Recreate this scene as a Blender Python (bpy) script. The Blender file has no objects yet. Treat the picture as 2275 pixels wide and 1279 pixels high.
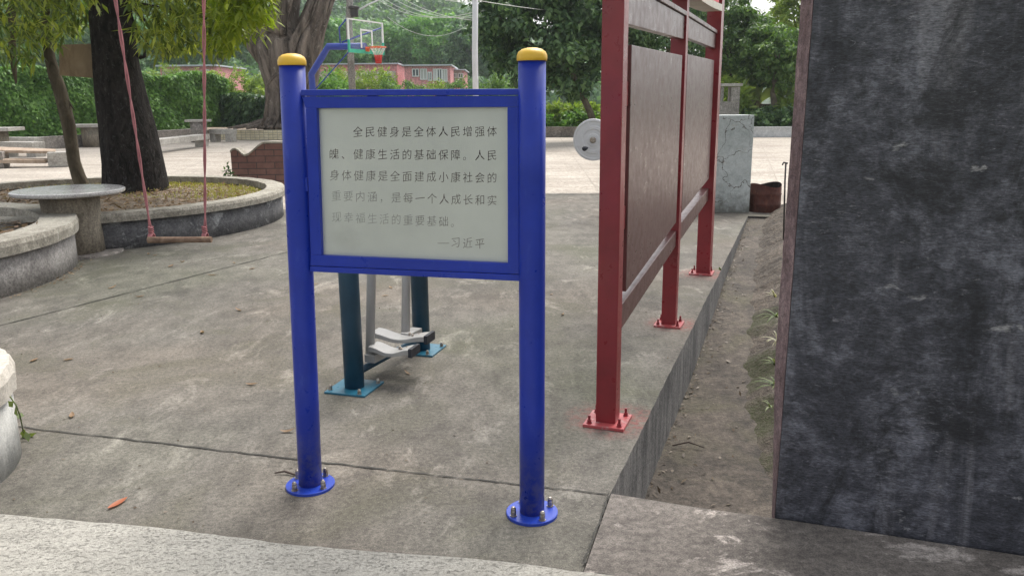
import bpy, bmesh, math, random
import numpy as np
from mathutils import Vector, Matrix

# ---------------------------------------------------------------- camera, light, exposure
scene = bpy.context.scene
COL = scene.collection
F, CX, CY = 1800.0, 1137.5, 639.5
TH = math.atan(414.5 / F)
RO = 0.0087
H = 1.65
cam_d = bpy.data.cameras.new('camera')
cam = bpy.data.objects.new('camera', cam_d)
COL.objects.link(cam)
cam_d.sensor_width = 36.0
cam_d.lens = 36.0 * F / 2275.0
cam_d.clip_end = 3000
cam_d.clip_start = 0.05
cam.matrix_world = (Matrix.Translation((0, 0, H)) @ Matrix.Rotation(math.pi / 2 - TH, 4, 'X')
                    @ Matrix.Rotation(-RO, 4, 'Z'))
scene.camera = cam

SUN_EL, SUN_AZ = 58.0, 25.0          # azimuth clockwise from +Y (straight ahead)
world = bpy.data.worlds.new('World')
scene.world = world
world.use_nodes = True
wn = world.node_tree.nodes
wl = world.node_tree.links
bg = wn['Background']
sky = wn.new('ShaderNodeTexSky')
sky.sky_type = 'NISHITA'
sky.sun_disc = False
sky.sun_elevation = math.radians(SUN_EL)
sky.sun_rotation = math.radians(SUN_AZ)
sky.dust_density = 4.0
sky.air_density = 1.2
hs = wn.new('ShaderNodeHueSaturation')
hs.inputs['Saturation'].default_value = 0.22
wl.new(sky.outputs[0], hs.inputs['Color'])
wl.new(hs.outputs[0], bg.inputs[0])
bg.inputs[1].default_value = 0.14
sun_d = bpy.data.lights.new('sun', 'SUN')
sun_d.energy = 1.5
sun_d.angle = math.radians(30)
sun_d.color = (1.0, 0.95, 0.87)
sun = bpy.data.objects.new('sun', sun_d)
COL.objects.link(sun)
az, el = math.radians(SUN_AZ), math.radians(SUN_EL)
sdir = Vector((math.sin(az) * math.cos(el), math.cos(az) * math.cos(el), math.sin(el)))
sun.rotation_euler = sdir.to_track_quat('Z', 'Y').to_euler()
sun.location = (0, 0, 30)
scene.view_settings.view_transform = 'Standard'
scene.view_settings.look = 'None'
scene.view_settings.exposure = 0.93
scene.view_settings.gamma = 1.0
scene.view_settings.use_curve_mapping = False

# ---------------------------------------------------------------- survey helpers (pixel of the photo -> point in the place)
_c, _s, _cr, _sr = math.cos(TH), math.sin(TH), math.cos(RO), math.sin(RO)
def ray(u, v):
    a, b = (u - CX) / F, -(v - CY) / F
    x = a * _cr + b * _sr
    y = -a * _sr + b * _cr
    return Vector((x, _c + y * _s, -_s + y * _c))
def gp(u, v, z=0.0):                       # on the level z
    d = ray(u, v)
    t = (z - H) / d.z
    return Vector((d.x * t, d.y * t, z))
def at(u, v, Y):                           # at distance Y
    d = ray(u, v)
    t = Y / d.y
    return Vector((d.x * t, Y, H + d.z * t))
def vplane(p, q, off=0.0):
    d = Vector((q.x - p.x, q.y - p.y)).normalized()
    n = Vector((d.y, -d.x, 0))
    return n, n.x * p.x + n.y * p.y + off
def hit(u, v, pl, off=0.0):
    n, k = pl
    d = ray(u, v)
    t = (k + off) / (n.x * d.x + n.y * d.y)
    return Vector((d.x * t, d.y * t, H + d.z * t))

# ---------------------------------------------------------------- object helpers
def tag(o, label=None, cat=None, group=None, kind=None):
    if label: o['label'] = label
    if cat: o['category'] = cat
    if group: o['group'] = group
    if kind: o['kind'] = kind
    return o
def empty(name, loc, label, cat, group=None):
    o = bpy.data.objects.new(name, None)
    o.empty_display_size = 0.1
    COL.objects.link(o)
    o.location = loc
    bpy.context.view_layer.update()
    return tag(o, label, cat, group)
def link(name, me, mat, parent=None):
    o = bpy.data.objects.new(name, me)
    COL.objects.link(o)
    for m in (mat if isinstance(mat, (list, tuple)) else [mat]):
        me.materials.append(m)
    if parent is not None:
        o.parent = parent
        if parent.parent is None:            # parts keep world coordinates; so do sub-parts, whose parent sits at the origin
            o.matrix_parent_inverse = Matrix.Translation(-Vector(parent.location))
    return o
class MB:
    def __init__(self):
        self.v, self.f, self.sm = [], [], []
    def add(self, vs, fs, smooth=False):
        b = len(self.v)
        self.v += [tuple(p) for p in vs]
        self.f += [tuple(i + b for i in f) for f in fs]
        self.sm += [smooth] * len(fs)
        return self
    def box(self, c, size, rz=0.0, rx=0.0, ry=0.0):
        M = Matrix.Translation(Vector(c)) @ Matrix.Rotation(rz, 4, 'Z') @ Matrix.Rotation(ry, 4, 'Y') @ Matrix.Rotation(rx, 4, 'X')
        hx, hy, hz = size[0] / 2, size[1] / 2, size[2] / 2
        vs = [M @ Vector((x * hx, y * hy, z * hz)) for z in (-1, 1) for y in (-1, 1) for x in (-1, 1)]
        return self.add(vs, [(0, 2, 3, 1), (4, 5, 7, 6), (0, 1, 5, 4), (2, 6, 7, 3), (0, 4, 6, 2), (1, 3, 7, 5)])
    def slab(self, q, n, t):                # four corner points (any winding), thickness t towards -n
        q = [Vector(p) for p in q]
        n = Vector(n)
        b = [p - n * t for p in q]
        return self.add(q + b, [(0, 1, 2, 3), (7, 6, 5, 4), (0, 4, 5, 1), (1, 5, 6, 2), (2, 6, 7, 3), (3, 7, 4, 0)])
    def prism(self, poly, z0, z1):
        n = len(poly)
        vs = [(p[0], p[1], z0) for p in poly] + [(p[0], p[1], z1) for p in poly]
        fs = [tuple(range(n - 1, -1, -1)), tuple(range(n, 2 * n))]
        fs += [(i, (i + 1) % n, n + (i + 1) % n, n + i) for i in range(n)]
        return self.add(vs, fs)
    def tube(self, pts, rad, seg=12, caps=True, smooth=True, jitter=0.0, rng=None, flat=1.0):
        pts = [Vector(p) for p in pts]
        if not isinstance(rad, (list, tuple)): rad = [rad] * len(pts)
        n = len(pts)
        t0 = (pts[1] - pts[0]).normalized()
        up = Vector((0, 0, 1)) if abs(t0.z) < 0.9 else Vector((1, 0, 0))
        u = t0.cross(up).normalized()
        vs = []
        for i, p in enumerate(pts):
            t = (pts[min(i + 1, n - 1)] - pts[max(i - 1, 0)]).normalized()
            u = (u - t * u.dot(t)).normalized()
            w = t.cross(u)
            for k in range(seg):
                a = 2 * math.pi * k / seg
                r = rad[i] * (1 + (rng.uniform(-jitter, jitter) if rng else 0))
                vs.append(p + u * (math.cos(a) * r) + w * (math.sin(a) * r * flat))
        fs = []
        for i in range(n - 1):
            for k in range(seg):
                k2 = (k + 1) % seg
                fs.append((i * seg + k, i * seg + k2, (i + 1) * seg + k2, (i + 1) * seg + k))
        self.add(vs, fs, smooth)
        if caps:
            b = len(self.v) - len(vs)
            self.f += [tuple(b + k for k in range(seg - 1, -1, -1)), tuple(b + (n - 1) * seg + k for k in range(seg))]
            self.sm += [False, False]
        return self
    def lathe(self, c, prof, seg=48, smooth=False, M=None):      # prof: (r, z) from bottom to top; closed by caps where r > 0
        c = Vector(c)
        vs = []
        for r, z in prof:
            for k in range(seg):
                a = 2 * math.pi * k / seg
                p = Vector((r * math.cos(a), r * math.sin(a), z))
                vs.append(c + (M @ p if M else p))
        fs = []
        for i in range(len(prof) - 1):
            for k in range(seg):
                k2 = (k + 1) % seg
                fs.append((i * seg + k, i * seg + k2, (i + 1) * seg + k2, (i + 1) * seg + k))
        self.add(vs, fs, smooth)
        b = len(self.v) - len(vs)
        self.f += [tuple(b + k for k in range(seg - 1, -1, -1)), tuple(b + (len(prof) - 1) * seg + k for k in range(seg))]
        self.sm += [False, False]
        return self
    def build(self, name, mat, parent=None, bevel=0.0, auto=False):
        me = bpy.data.meshes.new(name)
        me.from_pydata(self.v, [], self.f)
        me.polygons.foreach_set('use_smooth', self.sm)
        bm = bmesh.new()
        bm.from_mesh(me)
        bmesh.ops.recalc_face_normals(bm, faces=bm.faces)
        bm.to_mesh(me)
        bm.free()
        o = link(name, me, mat, parent)
        if bevel:
            b = o.modifiers.new('bevel', 'BEVEL')
            b.width = bevel
            b.segments = 2
            b.limit_method = 'ANGLE'
            b.angle_limit = math.radians(40)
        return o
def np_mesh(name, V, Q, mat, parent=None, matidx=None):
    me = bpy.data.meshes.new(name)
    V = np.asarray(V, np.float32)
    Q = np.asarray(Q, np.int32)
    k = Q.shape[1]
    me.vertices.add(len(V))
    me.vertices.foreach_set('co', V.ravel())
    me.loops.add(Q.size)
    me.loops.foreach_set('vertex_index', Q.ravel())
    me.polygons.add(len(Q))
    me.polygons.foreach_set('loop_start', np.arange(0, Q.size, k, dtype=np.int32))
    me.update(calc_edges=True)
    o = link(name, me, mat, parent)
    if matidx is not None:
        me.polygons.foreach_set('material_index', np.asarray(matidx, np.int32))
    return o
def leaf_quads(P, D, N, L, W):
    """diamond leaves: base P, direction D, normal N, length L, width W"""
    D = D / np.linalg.norm(D, axis=1, keepdims=True)
    B = np.cross(N, D)
    B /= (np.linalg.norm(B, axis=1, keepdims=True) + 1e-9)
    L = L[:, None]
    W = W[:, None]
    N2 = np.cross(D, B)
    a = P
    b = P + D * L * .45 + B * W * .5 + N2 * W * .15
    c = P + D * L
    d = P + D * L * .45 - B * W * .5 + N2 * W * .15
    n = len(P)
    V = np.stack([a, b, c, d], 1).reshape(-1, 3)
    Q = np.arange(4 * n).reshape(n, 4)
    return V, Q
def unit(rng, n):
    v = rng.normal(size=(n, 3))
    return v / np.linalg.norm(v, axis=1, keepdims=True)
def clump_leaves(rng, C, R, n, L, W, droop=0.2, squash=0.75, shell=0.55, outward=0.8):
    """n leaves round each clump centre C with radius R, lying mostly on the clump's outside, faces turned outward"""
    C = np.asarray(C, float)
    R = np.broadcast_to(np.asarray(R, float), (len(C),))
    m = len(C) * n
    cc = np.repeat(C, n, 0)
    rr = np.repeat(R, n)[:, None]
    u = unit(rng, m)
    rad = rng.uniform(shell, 1.0, m)[:, None]
    sq = np.array([1, 1, squash])
    P = cc + u * rr * rad * sq
    Nn = u * outward + unit(rng, m) * 0.7 + np.array([0, 0, .35])
    D = unit(rng, m) + np.array([0, 0, -droop]) * 2
    D -= Nn * (np.sum(D * Nn, 1, keepdims=True) / np.sum(Nn * Nn, 1, keepdims=True)) * .8
    return leaf_quads(P, D, Nn, L * rng.uniform(.6, 1.3, m), W * rng.uniform(.6, 1.3, m))

# ---------------------------------------------------------------- materials
def new_mat(name):
    m = bpy.data.materials.new(name)
    m.use_nodes = True
    nt = m.node_tree
    return m, nt, nt.nodes['Principled BSDF']
def N(nt, t, **kw):
    n = nt.nodes.new(t)
    for k, v in kw.items():
        if k in n.inputs: n.inputs[k].default_value = v
        else: setattr(n, k, v)
    return n
def coords(nt, scale=(1, 1, 1), rot=(0, 0, 0)):
    tc = N(nt, 'ShaderNodeTexCoord')
    mp = N(nt, 'ShaderNodeMapping')
    mp.inputs['Scale'].default_value = scale
    mp.inputs['Rotation'].default_value = rot
    nt.links.new(tc.outputs['Object'], mp.inputs['Vector'])
    return mp.outputs['Vector']
def noise(nt, vec, scale, detail=6, rough=.6, dist=0.0):
    n = N(nt, 'ShaderNodeTexNoise')
    n.inputs['Scale'].default_value = scale
    n.inputs['Detail'].default_value = detail
    n.inputs['Roughness'].default_value = rough
    n.inputs['Distortion'].default_value = dist
    nt.links.new(vec, n.inputs['Vector'])
    return n.outputs['Fac']
def ramp(nt, fac, stops, interp='LINEAR'):
    r = N(nt, 'ShaderNodeValToRGB')
    cr = r.color_ramp
    cr.interpolation = interp
    while len(cr.elements) < len(stops): cr.elements.new(.5)
    for e, (p, col) in zip(cr.elements, stops):
        e.position = p
        e.color = (*col, 1) if not isinstance(col, (int, float)) else (col, col, col, 1)
    nt.links.new(fac, r.inputs['Fac'])
    return r.outputs['Color']
def mixc(nt, fac, a, b, mode='MIX'):
    m = N(nt, 'ShaderNodeMix', data_type='RGBA', blend_type=mode)
    for s, v in ((m.inputs[0], fac), (m.inputs[6], a), (m.inputs[7], b)):
        if isinstance(v, (int, float)): s.default_value = v
        elif isinstance(v, tuple): s.default_value = (*v, 1)
        else: nt.links.new(v, s)
    return m.outputs[2]
def math_n(nt, op, a, b=0.0, clamp=False):
    m = N(nt, 'ShaderNodeMath', operation=op, use_clamp=clamp)
    for s, v in ((m.inputs[0], a), (m.inputs[1], b)):
        if isinstance(v, (int, float)): s.default_value = v
        else: nt.links.new(v, s)
    return m.outputs[0]
def bump(nt, bsdf, h, strength=.3, dist=.01):
    b = N(nt, 'ShaderNodeBump')
    b.inputs['Strength'].default_value = strength
    b.inputs['Distance'].default_value = dist
    nt.links.new(h, b.inputs['Height'])
    nt.links.new(b.outputs[0], bsdf.inputs['Normal'])
def concrete(name, dark, light, pale=None, big=.6, fine=60, bumps=.25, dist=.006, pale_amt=(.6, .72), rough=.9, moss=None, moss_rng=(.55, .7), streak=(1, 1, 1), grain=.85):
    m, nt, b = new_mat(name)
    v = coords(nt)
    vs = coords(nt, streak)
    n1 = noise(nt, v, big, 8, .65, .4)
    n2 = noise(nt, vs, big * 9, 8, .7, .2)
    n3 = noise(nt, v, fine, 4, .7)
    f = math_n(nt, 'ADD', math_n(nt, 'MULTIPLY', n1, .5), math_n(nt, 'MULTIPLY', n2, .5))
    c = ramp(nt, f, [(.42, dark), (.58, light)])
    if moss:
        c = mixc(nt, ramp(nt, noise(nt, v, big * 1.7, 6, .6, .6), [(moss_rng[0], 0.0), (moss_rng[1], 1.0)]), c, moss)
    if pale:
        pm = math_n(nt, 'MULTIPLY', noise(nt, vs, big * 4.3, 10, .72, .5), 1.0)
        c = mixc(nt, ramp(nt, pm, [(pale_amt[0], 0.0), (pale_amt[1], .85)]), c, pale)
    c = mixc(nt, grain, c, ramp(nt, n3, [(.36, .62), (.5, .98), (.64, 1.3)]), 'MULTIPLY')
    n4 = noise(nt, v, fine * 4, 2, .6)
    c = mixc(nt, grain * .95, c, ramp(nt, n4, [(.36, .74), (.64, 1.22)]), 'MULTIPLY')
    nt.links.new(c, b.inputs['Base Color'])
    b.inputs['Roughness'].default_value = rough
    h = math_n(nt, 'ADD', n3, math_n(nt, 'MULTIPLY', n2, 1.5))
    bump(nt, b, h, bumps, dist)
    return m, nt, b, c
def paint(name, col, rough=.35, var=.12, spec=.5, scuff=None, scuff_amt=(.66, .72), bumpy=.03):
    m, nt, b = new_mat(name)
    v = coords(nt)
    n1 = noise(nt, v, 5, 6, .65)
    d = tuple(x * (1 - var) for x in col)
    l = tuple(min(1, x * (1 + var)) for x in col)
    c = ramp(nt, n1, [(.3, d), (.7, l)])
    if scuff:
        c = mixc(nt, ramp(nt, noise(nt, coords(nt, (1, 1, .35)), 22, 8, .75), [(scuff_amt[0], 0.0), (scuff_amt[1], .8)]), c, scuff)
    nt.links.new(c, b.inputs['Base Color'])
    r = ramp(nt, noise(nt, v, 14, 5, .7), [(.3, rough * .75), (.7, min(1, rough * 1.35))])
    nt.links.new(r, b.inputs['Roughness'])
    b.inputs['Specular IOR Level'].default_value = spec
    bump(nt, b, noise(nt, v, 40, 3, .5), bumpy * 3, .002)
    return m
def leafmat(name, cols, trans=.35, rough=.5, clump=.6, spec=.35):
    """leaf colours varied leaf by leaf and, more slowly, branch by branch"""
    m, nt, b = new_mat(name)
    g = N(nt, 'ShaderNodeNewGeometry')
    n1 = noise(nt, coords(nt), clump, 3, .5)
    f = math_n(nt, 'ADD', math_n(nt, 'MULTIPLY', g.outputs['Random Per Island'], .55), math_n(nt, 'MULTIPLY', n1, .55))
    k = len(cols)
    c = ramp(nt, f, [(.12 + .76 * i / (k - 1), col) for i, col in enumerate(cols)])
    nt.links.new(c, b.inputs['Base Color'])
    b.inputs['Roughness'].default_value = rough
    b.inputs['Specular IOR Level'].default_value = spec
    t = N(nt, 'ShaderNodeBsdfTranslucent')
    nt.links.new(mixc(nt, 1.0, c, (1.5, 1.6, .6), 'MULTIPLY'), t.inputs['Color'])
    mx = N(nt, 'ShaderNodeMixShader')
    mx.inputs[0].default_value = trans
    nt.links.new(b.outputs[0], mx.inputs[1])
    nt.links.new(t.outputs[0], mx.inputs[2])
    nt.links.new(mx.outputs[0], nt.nodes['Material Output'].inputs['Surface'])
    return m
def bark(name, dark, light, scale=6, stretch=.25, pale=None, pale_amt=(.6, .68), strength=.6, dist=.03):
    m, nt, b = new_mat(name)
    v = coords(nt, (1, 1, stretch))
    n1 = noise(nt, v, scale, 9, .7, .8)
    c = ramp(nt, n1, [(.35, dark), (.68, light)])
    if pale:
        c = mixc(nt, ramp(nt, noise(nt, coords(nt, (1, 1, .6)), scale * 2.2, 9, .78, .5), [(pale_amt[0], 0.0), (pale_amt[1], .7)]), c, pale)
    nt.links.new(c, b.inputs['Base Color'])
    b.inputs['Roughness'].default_value = .95
    b.inputs['Specular IOR Level'].default_value = .15
    bump(nt, b, math_n(nt, 'ADD', n1, math_n(nt, 'MULTIPLY', noise(nt, v, scale * 5, 5, .7), .5)), strength, dist)
    return m
def bricks(name, c1, c2, mortar, bw, bh, ms, rot, offset=.5, rough=.7):
    m, nt, b = new_mat(name)
    v = coords(nt, (1, 1, 1), rot)
    t = N(nt, 'ShaderNodeTexBrick')
    t.offset = offset
    for k, val in (('Scale', 1.0), ('Mortar Size', ms), ('Brick Width', bw), ('Row Height', bh), ('Bias', 0.0), ('Mortar Smooth', .1)):
        t.inputs[k].default_value = val
    t.inputs['Color1'].default_value = (*c1, 1)
    t.inputs['Color2'].default_value = (*c2, 1)
    t.inputs['Mortar'].default_value = (*mortar, 1)
    nt.links.new(v, t.inputs['Vector'])
    n1 = noise(nt, coords(nt), 9, 6, .7)
    c = mixc(nt, .8, t.outputs['Color'], ramp(nt, n1, [(.3, .7), (.7, 1.2)]), 'MULTIPLY')
    nt.links.new(c, b.inputs['Base Color'])
    b.inputs['Roughness'].default_value = rough
    bump(nt, b, math_n(nt, 'SUBTRACT', 1.0, t.outputs['Fac']), .4, .006)
    return m

M = {}
E1 = gp(1355, 1097)                                   # near corner of the paving beside the drain
DV = Vector((0.335, 0.942, 0)).normalized()           # along the drain
NV = Vector((DV.y, -DV.x, 0))                         # to the right of it
def dn(d, n, z=0.0):
    p = E1 + DV * d + NV * n
    return Vector((p.x, p.y, z))
RED = [gp(1350, 937), gp(1487, 722), gp(1557, 610)]

# paving: mossy grey concrete, base also darkened in place of tree shade, with pale worn patches and red overspray round the board's feet
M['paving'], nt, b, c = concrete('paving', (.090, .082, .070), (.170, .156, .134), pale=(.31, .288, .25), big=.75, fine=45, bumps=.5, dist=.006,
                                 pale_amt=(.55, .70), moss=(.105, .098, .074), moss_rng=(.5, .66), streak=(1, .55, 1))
tc = N(nt, 'ShaderNodeTexCoord')
nz = noise(nt, tc.outputs['Object'], 30, 6, .7)
nz2 = noise(nt, tc.outputs['Object'], 7, 4, .6)
red_f = None
for p, rr in zip(RED, (.30, .24, .32)):
    vd = N(nt, 'ShaderNodeVectorMath', operation='DISTANCE')
    nt.links.new(tc.outputs['Object'], vd.inputs[0])
    vd.inputs[1].default_value = (p.x + .04, p.y + .03, 0)
    dd = math_n(nt, 'ADD', vd.outputs['Value'], math_n(nt, 'MULTIPLY', math_n(nt, 'SUBTRACT', nz2, .5), .18))
    f = ramp(nt, math_n(nt, 'DIVIDE', dd, rr), [(.45, .9), (.7, .45), (1.0, 0.0)])
    red_f = f if red_f is None else mixc(nt, 1.0, red_f, f, 'LIGHTEN')
red_f = mixc(nt, 1.0, red_f, ramp(nt, nz, [(.42, .12), (.56, .85)]), 'MULTIPLY')
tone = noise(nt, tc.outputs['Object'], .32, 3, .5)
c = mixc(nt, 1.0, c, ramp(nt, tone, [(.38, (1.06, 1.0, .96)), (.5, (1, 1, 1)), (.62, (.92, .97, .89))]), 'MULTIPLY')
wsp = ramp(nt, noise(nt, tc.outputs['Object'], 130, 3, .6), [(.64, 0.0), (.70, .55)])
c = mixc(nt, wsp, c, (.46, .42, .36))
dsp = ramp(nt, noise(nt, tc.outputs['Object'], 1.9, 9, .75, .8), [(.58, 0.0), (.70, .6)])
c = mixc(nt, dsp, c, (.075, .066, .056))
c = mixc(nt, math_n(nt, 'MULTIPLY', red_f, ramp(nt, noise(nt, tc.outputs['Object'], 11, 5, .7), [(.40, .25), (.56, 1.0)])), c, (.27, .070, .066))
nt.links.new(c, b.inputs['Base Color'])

M['path'], *_ = concrete('path', (.100, .087, .077), (.185, .163, .144), pale=(.46, .41, .37), big=.9, fine=40, bumps=.5, dist=.006, pale_amt=(.555, .63), streak=(.8, 1.4, 1))
M['kerb'], nt, b, c = concrete('kerb', (.31, .295, .26), (.42, .40, .355), pale=(.48, .45, .40), big=.9, fine=70, bumps=.9, dist=.010, streak=(.5, 2.2, 1), grain=.5)
pit = noise(nt, coords(nt, (.8, 1.25, 1), (0, 0, .25)), 85, 5, .7, .3)
c = mixc(nt, ramp(nt, pit, [(.37, .55), (.43, 0.0)]), c, (.17, .16, .14))
nt.links.new(c, b.inputs['Base Color'])
bump(nt, b, math_n(nt, 'ADD', math_n(nt, 'MULTIPLY', ramp(nt, pit, [(.32, 0.0), (.46, 1.0)]), 1.2), noise(nt, coords(nt), 90, 4, .7)), .7, .007)
M['court'], *_ = concrete('court', (.30, .258, .215), (.47, .42, .36), pale=(.54, .495, .44), big=.2, fine=12, bumps=.1, dist=.006, streak=(.3, 1, 1))
M['drain'], *_ = concrete('drain', (.040, .033, .027), (.112, .092, .074), pale=(.17, .145, .12), big=1.1, fine=35, bumps=.6, dist=.01, moss=(.085, .075, .05), moss_rng=(.5, .68))
M['drain_side'], *_ = concrete('drain_side', (.075, .072, .07), (.20, .19, .18), big=1.6, fine=40, bumps=.6, dist=.01, streak=(1, 1, .12))
M['planter_cap'], *_ = concrete('planter_cap', (.22, .20, .165), (.42, .39, .33), pale=(.5, .48, .42), big=1.0, fine=45, bumps=.35)
M['planter_dark'], *_ = concrete('planter_dark', (.065, .065, .07), (.14, .137, .14), pale=(.27, .275, .275), big=.8, fine=40, bumps=.4, pale_amt=(.545, .59), streak=(1, 1, 1.3))
M['planter_grey'], *_ = concrete('planter_grey', (.19, .175, .165), (.33, .31, .29), pale=(.42, .40, .38), big=1.0, fine=40, bumps=.35, pale_amt=(.55, .7))
M['planter_pale'], *_ = concrete('planter_pale', (.34, .345, .33), (.50, .495, .47), big=1.5, fine=50, bumps=.3, streak=(1, 1, .3), grain=.4)
M['pale_cap'], *_ = concrete('pale_cap', (.42, .385, .33), (.56, .52, .46), big=1.2, fine=45, bumps=.3, grain=.45)
M['stone_top'], *_ = concrete('stone_top', (.40, .385, .38), (.52, .505, .50), big=1.0, fine=60, bumps=.05, rough=.2)
M['pedestal'], *_ = concrete('pedestal', (.16, .135, .105), (.31, .27, .21), big=1.4, fine=45, bumps=.4, streak=(1, 1, .35), moss=(.14, .13, .10))
M['stone'], *_ = concrete('stone', (.30, .28, .25), (.48, .46, .42), pale=(.58, .56, .52), big=1.5, fine=22, bumps=.4, dist=.01, grain=.5)
M['low_wall'], *_ = concrete('low_wall', (.17, .15, .135), (.33, .30, .27), pale=(.46, .43, .40), big=1.3, fine=22, bumps=.4, dist=.01)
M['white_kerb'], *_ = concrete('white_kerb', (.42, .44, .45), (.60, .61, .61), big=.8, fine=18, bumps=.25, grain=.35)
M['pole_concrete'], *_ = concrete('pole_concrete', (.20, .19, .175), (.33, .315, .29), big=2, fine=20, bumps=.2, streak=(1, 1, .2))
M['soil'], *_ = concrete('soil', (.19, .145, .105), (.36, .29, .22), big=1.6, fine=30, bumps=1.0, dist=.03)
M['dark_soil'], *_ = concrete('dark_soil', (.05, .042, .033), (.13, .105, .08), big=2.0, fine=25, bumps=1.0, dist=.03)
M['bank'], nt, b, c = concrete('bank', (.06, .048, .038), (.145, .118, .094), pale=(.27, .23, .19), big=1.6, fine=28, bumps=1.0, dist=.025)
v = coords(nt)
mf = None
for d_, n_, rr in ((2.1, .48, .42), (3.0, .40, .5), (4.2, .36, .4), (1.5, .56, .22)):
    p = dn(d_, n_, -.3)
    vd = N(nt, 'ShaderNodeVectorMath', operation='DISTANCE')
    nt.links.new(v, vd.inputs[0]); vd.inputs[1].default_value = p
    q_ = math_n(nt, 'ADD', math_n(nt, 'DIVIDE', vd.outputs['Value'], rr), math_n(nt, 'MULTIPLY', math_n(nt, 'SUBTRACT', noise(nt, v, 9, 6, .7), .5), 1.6))
    f = ramp(nt, q_, [(.5, .9), (.95, 0.0)])
    mf = f if mf is None else mixc(nt, 1.0, mf, f, 'LIGHTEN')
c = mixc(nt, math_n(nt, 'MULTIPLY', mf, ramp(nt, noise(nt, v, 38, 6, .75), [(.38, .35), (.55, 1.0)])), c, (.043, .050, .014))
nt.links.new(c, b.inputs['Base Color'])
M['earth'], *_ = concrete('earth', (.10, .12, .05), (.2, .22, .1), big=.1, fine=4, bumps=.3)

M['blue'] = paint('blue', (.010, .032, .325), rough=.33, var=.14, spec=.38, scuff=(.035, .065, .37), scuff_amt=(.56, .72))
_m = M['blue']; _nt = _m.node_tree; _b = _nt.nodes['Principled BSDF']
_src = _b.inputs['Base Color'].links[0].from_socket
_sz = N(_nt, 'ShaderNodeSeparateXYZ'); _nt.links.new(coords(_nt), _sz.inputs[0])
_df = math_n(_nt, 'SUBTRACT', 1.0, math_n(_nt, 'DIVIDE', _sz.outputs[2], .30), True)
_df = math_n(_nt, 'MULTIPLY', _df, ramp(_nt, noise(_nt, coords(_nt), 34, 7, .75), [(.44, 0.0), (.60, .55)]))
_nt.links.new(mixc(_nt, _df, _src, (.20, .18, .16)), _b.inputs['Base Color'])
M['blue_plate'] = paint('blue_plate', (.02, .055, .40), rough=.3, var=.10)
M['hoop_blue'] = paint('hoop_blue', (.025, .055, .32), rough=.45)
M['yellow'] = paint('yellow', (.72, .44, .035), rough=.38, var=.12, scuff=(.62, .55, .42), scuff_amt=(.68, .76))
M['teal'] = paint('teal', (.012, .052, .092), rough=.42, var=.15)
M['teal_plate'] = paint('teal_plate', (.02, .13, .20), rough=.35, var=.2)
M['wheel_paint'] = paint('wheel_paint', (.60, .60, .62), rough=.4, var=.06)
M['grey_paint'] = paint('grey_paint', (.35, .345, .335), rough=.45, var=.06)
M['rubber'] = paint('rubber', (.02, .022, .03), rough=.7)
M['red'] = paint('red', (.225, .018, .025), rough=.32, var=.16, spec=.6, scuff=(.36, .09, .10), scuff_amt=(.66, .8))
M['red_plate'] = paint('red_plate', (.40, .075, .078), rough=.4, var=.25, scuff=(.42, .26, .24), scuff_amt=(.52, .62))
M['red_panel'] = paint('red_panel', (.10, .042, .04), rough=.33, var=.10, spec=.65, bumpy=.006)
M['cream'] = paint('cream', (.62, .57, .48), rough=.5, var=.1)
M['white_pole'] = paint('white_pole', (.66, .67, .70), rough=.45, var=.05)
M['green_pad'] = paint('green_pad', (.05, .42, .27), rough=.5)
M['white_frame'] = paint('white_frame', (.75, .76, .74), rough=.4, var=.05)
M['orange'] = paint('orange', (.70, .13, .04), rough=.45)
M['net'] = paint('net', (.66, .68, .62), rough=.8)
M['red_net'] = paint('red_net', (.58, .06, .05), rough=.8)
M['steel'], nt, b = new_mat('steel')
b.inputs['Metallic'].default_value = .9
b.inputs['Roughness'].default_value = .38
nt.links.new(ramp(nt, noise(nt, coords(nt), 60, 5, .7), [(.35, (.20, .14, .10)), (.6, (.48, .45, .41))]), b.inputs['Base Color'])
M['rust'] = paint('rust', (.085, .028, .020), rough=.75, var=.4, scuff=(.16, .06, .035), scuff_amt=(.5, .7), bumpy=.1)
M['rust_dark'] = paint('rust_dark', (.02, .012, .010), rough=.9, var=.4)
M['rope'] = paint('rope', (.38, .15, .16), rough=.9, var=.3)
M['wood_log'] = bark('wood_log', (.11, .068, .05), (.31, .22, .16), scale=9, stretch=1, strength=.3, dist=.004)
M['plywood'] = bark('plywood', (.23, .165, .105), (.42, .32, .21), scale=3, stretch=.4, strength=.1, dist=.003)
M['plank'] = bark('plank', (.30, .22, .16), (.50, .41, .33), scale=6, stretch=.5, strength=.4, dist=.01)
M['bark_dark'] = bark('bark_dark', (.009, .008, .0075), (.052, .045, .041), scale=9, stretch=.4, pale=(.15, .145, .14), pale_amt=(.55, .68), strength=1.0, dist=.04)
M['bark_thin'] = bark('bark_thin', (.06, .05, .035), (.15, .125, .09), scale=9, stretch=.35, strength=.5, dist=.015)
M['bark_banyan'] = bark('bark_banyan', (.035, .027, .022), (.30, .25, .21), scale=2.6, stretch=.14, pale=(.42, .38, .34), pale_amt=(.56, .66), strength=1.0, dist=.08)
M['bark_far'] = bark('bark_far', (.16, .13, .10), (.36, .31, .25), scale=4, stretch=.3, strength=.5, dist=.03)
M['wire'] = paint('wire', (.58, .60, .56), rough=.5)
M['dark_metal'] = paint('dark_metal', (.05, .045, .045), rough=.5)

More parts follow.
